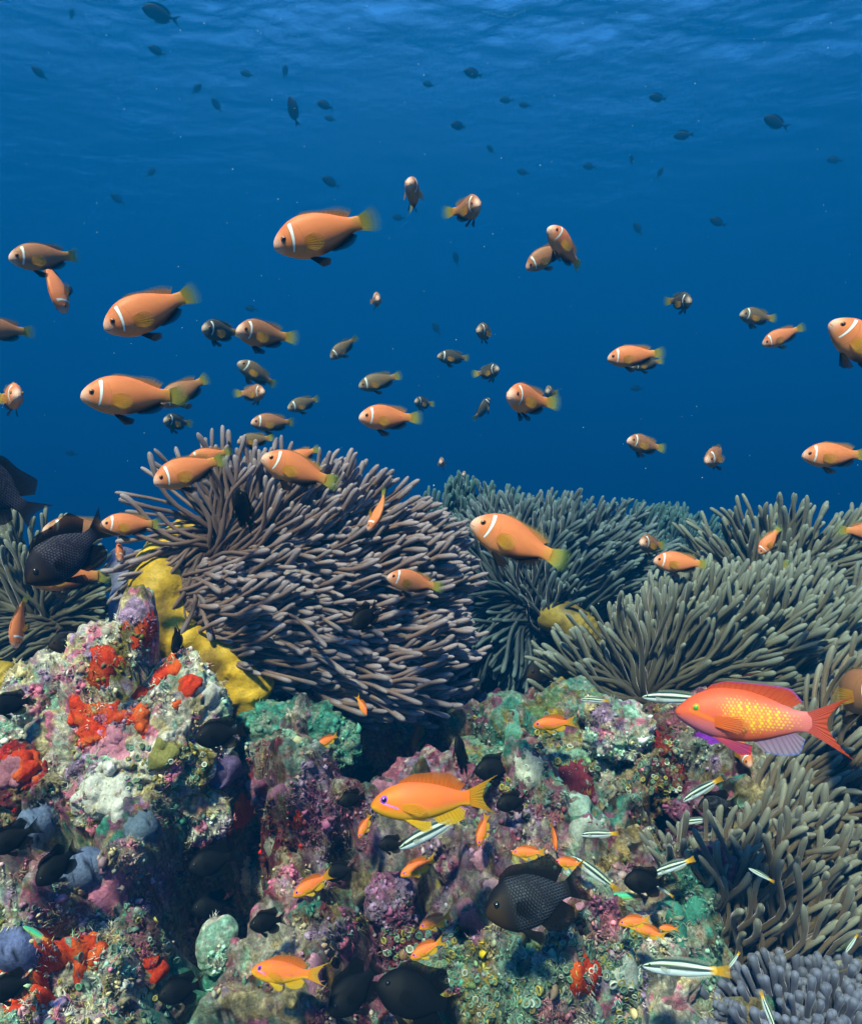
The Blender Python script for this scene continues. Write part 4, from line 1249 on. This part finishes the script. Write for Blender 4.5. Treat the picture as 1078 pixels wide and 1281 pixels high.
GF = 'anemonefish schooling over the reef'
AF = [
 # label, px, py, ang, L, phi, keywords
 ('large orange anemonefish alone high in open water, nose down left', 397, 294, 198, 140, 6, dict(b=-.15)),
 ('brownish orange anemonefish near the left edge, above the diving one', 50, 322, 191, 88, 12, dict(var='brown', b=.2)),
 ('orange anemonefish diving steeply, white band arched over its head', 72, 360, -74, 82, 18, dict(back=True, roll=35, b=.3)),
 ('orange anemonefish with raised tail, swimming down left under the diving one', 181, 392, 207, 130, 6, dict(b=.12)),
 ('dusky anemonefish cut by the left edge, only its rear half showing', -6, 412, 182, 80, 8, dict(var='brown')),
 ('pale anemonefish facing the viewer at the left edge, beside a big level fish', 16, 497, 20, 82, 64, dict(b=.3)),
 ('large level orange anemonefish at the left, tail over a smaller fish', 158, 496, 184, 130, 4, dict(Y=.66)),
 ('orange anemonefish tucked behind the tail of the large level one', 226, 492, 212, 78, 8, dict(var='brown')),
 ('tiny dusky anemonefish just below the tail of the large level one', 218, 528, 176, 50, 46, dict(var='dark', b=-.3)),
 ('dusky anemonefish with pale face, left of the deep bodied brown one', 271, 414, 178, 66, 44, dict(var='dark', b=-.5)),
 ('deep bodied brown anemonefish with golden tail stalk, turned half to the viewer', 325, 418, 176, 90, 32, dict(var='brown', b=-.45)),
 ('dusky anemonefish nose up, below the deep bodied brown one', 318, 466, 152, 60, 18, dict(var='dusky')),
 ('small anemonefish turned right with its pale tail trailing left', 320, 492, 6, 52, 52, dict(var='brown', b=.8)),
 ('small orange anemonefish, level, just above the mauve anemone', 338, 529, 183, 60, 12, dict(var='brown')),
 ('dusky anemonefish half sunk among the topmost mauve tentacles', 316, 551, 190, 48, 10, dict(var='dusky', Y=1.1)),
 ('dusky anemonefish with faint bar, right of the small orange one', 377, 506, 200, 48, 22, dict(var='dusky')),
 ('dusky anemonefish slanting down left, alone in mid water', 427, 437, 222, 46, 18, dict(var='dusky')),
 ('tiny pale anemonefish seen head on, under the highest large one', 470, 375, 0, 46, 78, dict(var='brown')),
 ('slender dusky anemonefish heading left above a round orange one', 471, 478, 197, 58, 8, dict(var='dusky')),
 ('round orange anemonefish heading left, above the right half of the mauve anemone', 481, 523, 181, 84, 20, dict(b=-.25, var='orange')),
 ('topmost anemonefish rearing up with pale face and dark underside', 518, 243, 118, 76, 50, dict(var='brown', b=.4, back=False)),
 ('anemonefish facing right with green tail, right of the topmost one', 588, 261, 20, 74, 56, dict(var='brown', b=.7)),
 ('orange anemonefish nose up left, overlapping a darker one', 704, 307, 130, 84, 28, dict()),
 ('brown orange anemonefish under the nose up one, heading down left', 680, 322, 212, 66, 18, dict(var='brown', Y=1.35)),
 ('orange anemonefish with black belly, level, right of centre', 789, 446, 184, 72, 6, dict()),
 ('small dusky anemonefish half hidden below the level one right of centre', 806, 456, 190, 42, 20, dict(var='dark', Y=1.6)),
 ('round dark anemonefish with pale face turned right, high at the right', 854, 377, -12, 54, 55, dict(var='dark', b=.5)),
 ('brown anemonefish with whitish face, upper of a pair at the right', 943, 396, 168, 56, 34, dict(var='dusky', b=-.2)),
 ('orange anemonefish, lower of the pair at the right', 975, 422, 202, 56, 20, dict(var='orange')),
 ('large orange anemonefish cut by the right edge, diving out of frame', 1078, 432, 138, 122, 14, dict()),
 ('small dusky anemonefish left of the tail of a smaller one, mid centre', 564, 447, 178, 46, 22, dict(var='dark')),
 ('small dusky anemonefish turned half front, above centre', 606, 415, 176, 52, 54, dict(var='dusky')),
 ('little dark anemonefish facing right with green tail, mid centre', 614, 465, 14, 46, 50, dict(var='dark', b=.7)),
 ('little dark anemonefish swimming away from the viewer, near centre', 605, 510, 58, 40, -35, dict(var='dark')),
 ('tiny dark round anemonefish with bright bar, right of the round orange one', 527, 504, 172, 38, 50, dict(var='dark', b=-.4)),
 ('orange anemonefish facing the viewer, deep bellied, black fins, near centre', 656, 500, 168, 92, 48, dict(b=-.5)),
 ('tiny pale anemonefish head on, right of the deep bellied orange one', 687, 491, 172, 42, 68, dict(var='dusky', b=-.4)),
 ('brown orange anemonefish with tail right, below the level one right of centre', 803, 556, 166, 62, 34, dict(var='brown', b=-.2)),
 ('pale brown anemonefish, front turned, in open water over the right reef', 895, 571, 212, 62, 48, dict(var='brown')),
 ('orange anemonefish near the right edge, level, yellow tail', 1039, 570, 180, 84, 16, dict()),
 ('orange anemonefish skimming the upper left tentacles of the mauve anemone', 232, 591, 201, 100, 10, dict(Y=.84)),
 ('orange anemonefish partly hidden behind the one skimming the left tentacles', 258, 572, 196, 60, 10, dict(Y=.9)),
 ('orange anemonefish over the crown of the mauve anemone, tail drooping right', 367, 587, 162, 104, 10, dict(Y=.82, b=-.1)),
 ('anemonefish mostly hidden behind the one over the crown, green tail showing', 374, 572, 205, 52, 10, dict(Y=.98)),
 ('orange anemonefish in front of the left rim of the mauve anemone', 158, 657, 182, 76, 6, dict(Y=.9)),
 ('small anemonefish diving under the left rim of the mauve anemone', 150, 688, -88, 44, 28, dict(back=True, Y=1.02, roll=20)),
 ('orange anemonefish behind the large black damselfish, only its tail clear', 78, 722, 180, 102, 4, dict(Y=.98)),
 ('dusky anemonefish behind the back of the large black damselfish', 94, 664, 182, 92, 6, dict(var='brown', Y=1.02)),
 ('slim orange anemonefish hanging head down over the left anemone', 22, 782, -94, 72, 10, dict(back=True, Y=.92, roll=30)),
 ('slim orange anemonefish diving into the right half of the mauve anemone', 472, 643, -118, 62, 14, dict(back=True, Y=.9, roll=-20)),
 ('orange anemonefish resting on the right tentacles of the mauve anemone', 513, 728, 170, 74, 8, dict(Y=.88)),
 ('biggest anemonefish of all, plump orange, nose up left, before the teal anemone', 638, 675, 158, 134, 10, dict(Y=.68, res=2)),
 ('tiny orange anemonefish over the far teal tentacles, left of the furthest anemone', 706, 650, 206, 32, 10, dict(Y=1.5, var='brown')),
 ('pinkish anemonefish turned to the viewer beside the level one at the right', 811, 681, 176, 58, 55, dict(Y=1.2, var='brown')),
 ('level orange anemonefish over the edge of the tan green anemone', 846, 704, 178, 70, 8, dict(Y=1.05)),
 ('upper anemonefish over the tan green anemone, diving down left', 961, 679, 236, 46, 10, dict(Y=1.12)),
 ('lower anemonefish over the centre of the tan green anemone', 952, 717, 203, 64, 8, dict(Y=1.1)),
 ('anemonefish leaving at the right edge, green tail fin towards the left', 1090, 666, -4, 70, 5, dict()),
 ('large dark orange anemonefish cut by the right edge behind the red and yellow fish', 1066, 866, -6, 150, 40, dict(Y=.72, b=-.9, var='brown')),
 ('tiny anemonefish head on, just above the teal brush anemone', 553, 579, 180, 34, 76, dict(var='brown', res=1)),
 ('speck of an anemonefish on the top fringe of the teal brush anemone', 581, 594, 180, 24, 74, dict(var='brown', res=1, Y=1.9)),
 ('anemonefish nosing out beneath the red and yellow fish, face down', 928, 940, -62, 62, 28, dict(Y=.88)),
]
for (lab, px, py, ang, L, phi, kw) in AF:
    fish('anemonefish', 'anemonefish', lab, GF, px, py, ang, L * (1.08 if phi >= 44 else 1), min(82, phi * 1.25) if phi >= 28 else phi, **kw)

GD = 'black damselfish along the reef'
DF = [
 ('big violet black damselfish cut by the left edge, tail hanging down', -14, 606, 142, 122, 10, dict(var='violet', real=.12, res=2)),
 ('big scaly black damselfish in front of the left anemone, tail up right', 78, 697, 218, 126, 10, dict(var='violet', Y=.75, res=2)),
 ('black damselfish over the mauve tentacles, tail pointing down', 302, 634, 112, 64, 30, dict(Y=.86)),
 ('small black damselfish on the right half of the mauve anemone', 455, 774, 222, 50, 20, dict(Y=.84)),
 ('small black damselfish in front of the yellow column', 222, 803, 250, 42, 30, dict(Y=.88)),
 ('dark damselfish below the left anemone, beside the grey green knob', 86, 803, 190, 60, 12, dict(var='scaly', Y=.88)),
 ('black damselfish right of the tall mound, nose against the rock', 270, 920, 188, 66, 15, dict(gap=.07)),
 ('small black damselfish right of the teal coral head, upper of two', 454, 972, 190, 40, 15, dict(gap=.05)),
 ('small black damselfish above the snout of the large orange fish', 438, 1001, 192, 38, 15, dict(gap=.06)),
 ('black damselfish left of the green hummock with a light speck on its flank', 616, 963, 190, 60, 15, dict(gap=.05)),
 ('black damselfish upright in the hole behind the large orange fish', 575, 940, 100, 50, 20, dict(gap=.06)),
 ('small black damselfish behind the tail of the large orange fish', 637, 1005, 196, 44, 10, dict(gap=.05)),
 ('largest black damselfish, scales showing, over the polyp boulder', 660, 1128, 199, 140, 6, dict(var='scaly', Y=.62, res=2)),
 ('black damselfish between striped wrasses at the foot of the crevice', 803, 1104, 186, 58, 14, dict(gap=.06)),
 ('small black damselfish over the pale patch, left of the mauve ball coral', 331, 1155, 186, 48, 12, dict(gap=.05)),
 ('slim black damselfish touching the tail of a small orange fish', 422, 1092, 194, 44, 10, dict(gap=.05)),
 ('black damselfish whose tail meets the striped wrasse below the large orange fish', 487, 1057, 182, 36, 10, dict(gap=.06)),
 ('black damselfish at the bottom, nose down left, left one of a touching pair', 440, 1243, 220, 88, 10, dict(gap=.06)),
 ('black damselfish at the bottom, long and level, right one of a touching pair', 515, 1246, 166, 118, 6, dict(gap=.09)),
 ('black damselfish under the red crust at the right end of the shelf', 222, 1241, 186, 60, 10, dict(gap=.06)),
 ('black damselfish in the blue grey sponge web, nose down', 68, 1087, 218, 64, 12, dict(gap=.05)),
 ('black damselfish at the left edge beside the blue grey lobe', 12, 1052, 200, 62, 10, dict(gap=.06)),
 ('round brown black damselfish in front of the purple pink slab', 893, 1008, 196, 54, 25, dict(gap=.05, var='scaly')),
 ('dark damselfish at the left edge under the left anemone', 10, 882, 186, 52, 15, dict(gap=.06)),
 ('black damselfish deep in the hollow, upper of two', 262, 1080, 190, 66, 10, dict(gap=.05)),
 ('black damselfish in the mouth of the hollow, lower of two', 262, 1135, 184, 56, 10, dict(gap=.06)),
 ('round dark damselfish in the shade beside the dark blue anemone', 682, 838, 200, 74, 30, dict(Y=1.2, var='scaly')),
 ('black damselfish at the bottom left corner beside the scarlet crust', 8, 1238, 190, 58, 10, dict(gap=.05)),
]
for (lab, px, py, ang, L, phi, kw) in DF:
    kw.setdefault('var', 'black')
    fish('damselfish', 'damselfish', lab, GD, px, py, ang, L, phi, **kw)

GO = 'orange fish with violet eyes along the reef'
OF = [
 ('largest golden orange fish with violet eye, level, in the middle of the reef', 527, 1003, 184, 170, 4, dict(Y=.62, res=2)),
 ('small orange fish with golden tail in front of the green hummock', 688, 906, 188, 58, 8, dict(gap=.07)),
 ('orange fish with fading violet tail, low at the bottom left of centre', 350, 1217, 171, 96, 6, dict(gap=.07)),
 ('orange fish slanting down left, its tail hidden by a slim black fish', 386, 1110, 205, 58, 8, dict(gap=.06)),
 ('small orange fish left of the mauve ball coral, tail raised', 519, 1087, 204, 54, 8, dict(gap=.06)),
 ('small orange fish right of the mauve ball coral, upper of two', 541, 1155, 200, 48, 8, dict(gap=.06)),
 ('small orange fish by the polyps, lower of the two right of the mauve ball coral', 530, 1190, 206, 50, 8, dict(gap=.06)),
 ('small orange fish level above the back of the largest black damselfish', 657, 1067, 184, 46, 6, dict(gap=.06)),
 ('slim orange fish standing head down left of a striped wrasse', 694, 1050, -86, 38, 8, dict(gap=.06)),
 ('small orange fish with only its face clear of the striped wrasse', 708, 1080, 180, 40, 10, dict(gap=.07)),
 ('slim orange fish head down below the tail of the largest orange fish', 603, 1042, -108, 44, 8, dict(gap=.06)),
 ('slim orange fish head down beneath the round part of the mauve anemone', 522, 925, -104, 48, 8, dict(gap=.06)),
 ('tiny orange fish under the belly of the largest orange fish', 455, 1036, -118, 36, 8, dict(gap=.06)),
 ('upper of the twin orange fish right of the largest black damselfish', 790, 1154, 194, 44, 6, dict(gap=.06)),
 ('lower of the twin orange fish right of the largest black damselfish', 808, 1165, 172, 44, 6, dict(gap=.05)),
 ('tiny red orange fish at the left fringe of the big brown anemone', 834, 1162, 186, 26, 6, dict(gap=.04)),
 ('dim orange fish beside the teal coral head', 407, 928, 205, 34, 8, dict(gap=.05)),
 ('dim orange fish in front of the dim teal anemone', 396, 876, -34, 28, 8, dict(Y=1.1)),
 ('tiny orange fish diving across the round lower part of the mauve anemone', 453, 885, -62, 30, 8, dict(Y=.9)),
]
for (lab, px, py, ang, L, phi, kw) in OF:
    fish('anthias', 'anthias', lab, GO, px, py, ang, L, phi, **kw)
fish('anthias', 'male_anthias', 'large coral red fish with yellow spotted flank and purple fins, right of centre', None, 927, 897, 181, 206, 4, Y=.62, res=2)

GW = 'striped wrasses along the reef'
WF = [
 ('black and white striped wrasse behind the head of the red and yellow fish', 838, 873, 183, 80, 6, dict(Y=.75)),
 ('small striped wrasse over the whitish rock below the tan anemone', 741, 876, 180, 36, 6, dict(gap=.06)),
 ('striped wrasse slanting down left below the largest orange fish', 535, 1043, 206, 92, 4, dict(Y=.75)),
 ('small level striped wrasse above the tan coral head', 746, 1044, 187, 48, 4, dict(gap=.06)),
 ('curved striped wrasse at the tail of the largest black damselfish', 741, 1091, 150, 72, 4, dict(gap=.08, b=.4)),
 ('green backed striped wrasse above the round black fish on the purple slab', 875, 990, 216, 58, 4, dict(gap=.07)),
 ('small striped wrasse below the round black fish on the purple slab', 866, 1028, 196, 40, 4, dict(gap=.07)),
 ('striped wrasse with orange tail behind the black fish at the crevice foot', 838, 1086, 206, 58, 4, dict(gap=.05)),
 ('tiny striped wrasse tail below the black fish at the crevice foot', 828, 1112, 150, 28, 4, dict(gap=.05)),
 ('tiny striped wrasse across the middle of the big brown anemone', 950, 1094, 160, 32, 4, dict(Y=.66)),
 ('long arched striped wrasse with yellow tail over the left foot of the brown anemone', 850, 1212, 186, 106, 4, dict(Y=.62, b=-.3)),
 ('tiny striped wrasse between the brown and the grey lilac anemone', 917, 1203, 236, 26, 4, dict(Y=.62)),
 ('tiny striped wrasse at the right edge of the big brown anemone', 1064, 1182, 240, 28, 4, dict(Y=.64)),
 ('striped wrasse diving among the grey lilac tentacles, yellow tail up', 961, 1268, -66, 44, 4, dict(Y=.6)),
]
for (lab, px, py, ang, L, phi, kw) in WF:
    fish('striped_wrasse', 'wrasse', lab, GW, px, py, ang, L, phi, **kw)
fish('green_wrasse', 'green_wrasse', 'thin bright green fish above the scarlet crust at the lower left', 'green wrasses', 42, 1167, 140, 36, 4, gap=.05, res=1)
fish('green_wrasse', 'green_wrasse', 'turquoise green fish with orange tail beside the largest black damselfish', 'green wrasses', 778, 1122, 187, 48, 4, gap=.06, res=1)

GFAR = 'dark fish far off in the blue water'
FAR = [
 (197, 16, 172, 46, 'largest dark fish silhouette, level, just under the surface at the upper left'), (195, 63, 165, 22, 'dim dark fish right below the largest silhouette'), (48, 90, 150, 22, 'small dark fish near the left edge under the surface'),
 (366, 136, 105, 36, 'dark fish silhouette swimming straight up, left of centre'), (405, 131, 165, 22, 'dim fish right of the one swimming straight up'), (412, 148, 170, 16, 'faint small fish under the dim one beside the upright fish'),
 (270, 130, 130, 20, 'dim fish slanting up, left of the upright silhouette'), (247, 110, 50, 18, 'faint fish tilted up right, above the slanting dim one'), (357, 88, 80, 17, 'tiny upright fish above the upright silhouette'),
 (308, 92, 175, 18, 'faint level fish left of the tiny upright one'), (590, 91, 165, 26, 'dark oval fish under the bright surface at top centre'), (572, 157, 170, 23, 'dim oval fish below the one at top centre'),
 (412, 227, 155, 25, 'dark fish above the high large anemonefish'), (497, 272, 175, 18, 'faint fish left of the topmost anemonefish tail'), (968, 152, 148, 34, 'clearest dark fish at the upper right, nose up left'),
 (853, 169, 178, 26, 'dim level fish with a pale patch at the upper right'), (821, 122, 165, 23, 'dim fish above the level one at the upper right'), (896, 277, 150, 23, 'dim fish low on the right, above the anemonefish pair'),
 (1042, 200, 165, 20, 'faint fish near the right edge'), (632, 125, 175, 18, 'faint fish right of the oval at top centre'), (655, 131, 170, 16, 'faint fish right of its twin at top centre'),
 (570, 322, 110, 20, 'faint upright fish under the topmost pair of anemonefish'), (797, 285, 125, 20, 'faint fish standing in mid water at the right'), (826, 215, 60, 15, 'tiny upright fish below the level one at the upper right'),
 (535, 105, 170, 16, 'faint tiny fish left of the oval at top centre'), (90, 16, 75, 14, 'tiny upright fish left of the largest silhouette'), (146, 248, 150, 20, 'faint fish above the raised tail anemonefish'),
 (190, 215, 45, 17, 'faint tilted fish in the left blue'), (613, 186, 130, 15, 'tiny faint fish below the dim oval'), (790, 199, 100, 15, 'tiny faint upright fish in the right blue'),
 (736, 208, 170, 18, 'faint fish in the right blue above the nose up anemonefish'), (795, 486, 175, 17, 'faint fish under the level anemonefish right of centre'), (88, 567, 170, 15, 'faint tiny fish above the left anemone'),
 (653, 215, 165, 17, 'faint fish straight above the overlapping anemonefish'), (313, 386, 175, 17, 'faint fish above the deep bodied brown anemonefish'), (545, 410, 120, 18, 'faint fish in mid water left of centre'),
]
for (px, py, ang, L, lab) in FAR:
    dist = {True: 4.2, False: 6.2}[L > 30]
    dist = 4.6 if L > 30 else (5.6 if L > 20 else 7.0)
    dist = min(dist, (HTOP - .25) / max(.05, (640.5 - py) * K))
    fish('surgeonfish', 'surgeonfish', lab, GFAR, px, py, ang, L, random.uniform(-15, 25), Y=dist, res=0, b=random.choice([-.2, 0, .2]), var='')

# ------------------------------------------------------------------ drifting specks
def build_snow():
    rs = np.random.default_rng(17)
    D, F0 = ICO[1]
    Vs, Fs, k = [], [], 0
    for i in range(300):
        Y = rs.uniform(.45, 2.6)
        p = at(rs.uniform(-60, 1140), rs.uniform(0, 760), Y)
        r = rs.uniform(.15, .5) * K * Y * (1.0 if rs.random() < .9 else 1.7)
        Vs.append(D * r * rs.uniform(.6, 1.6, 3) + p); Fs.append(F0 + k); k += len(D)
    o = link('drifting_specks', make_mesh('drifting_specks', np.concatenate(Vs), np.concatenate(Fs), M_SNOW))
    tag(o, 'tiny pale specks drifting in the water', 'plankton', kind='stuff')
build_snow()
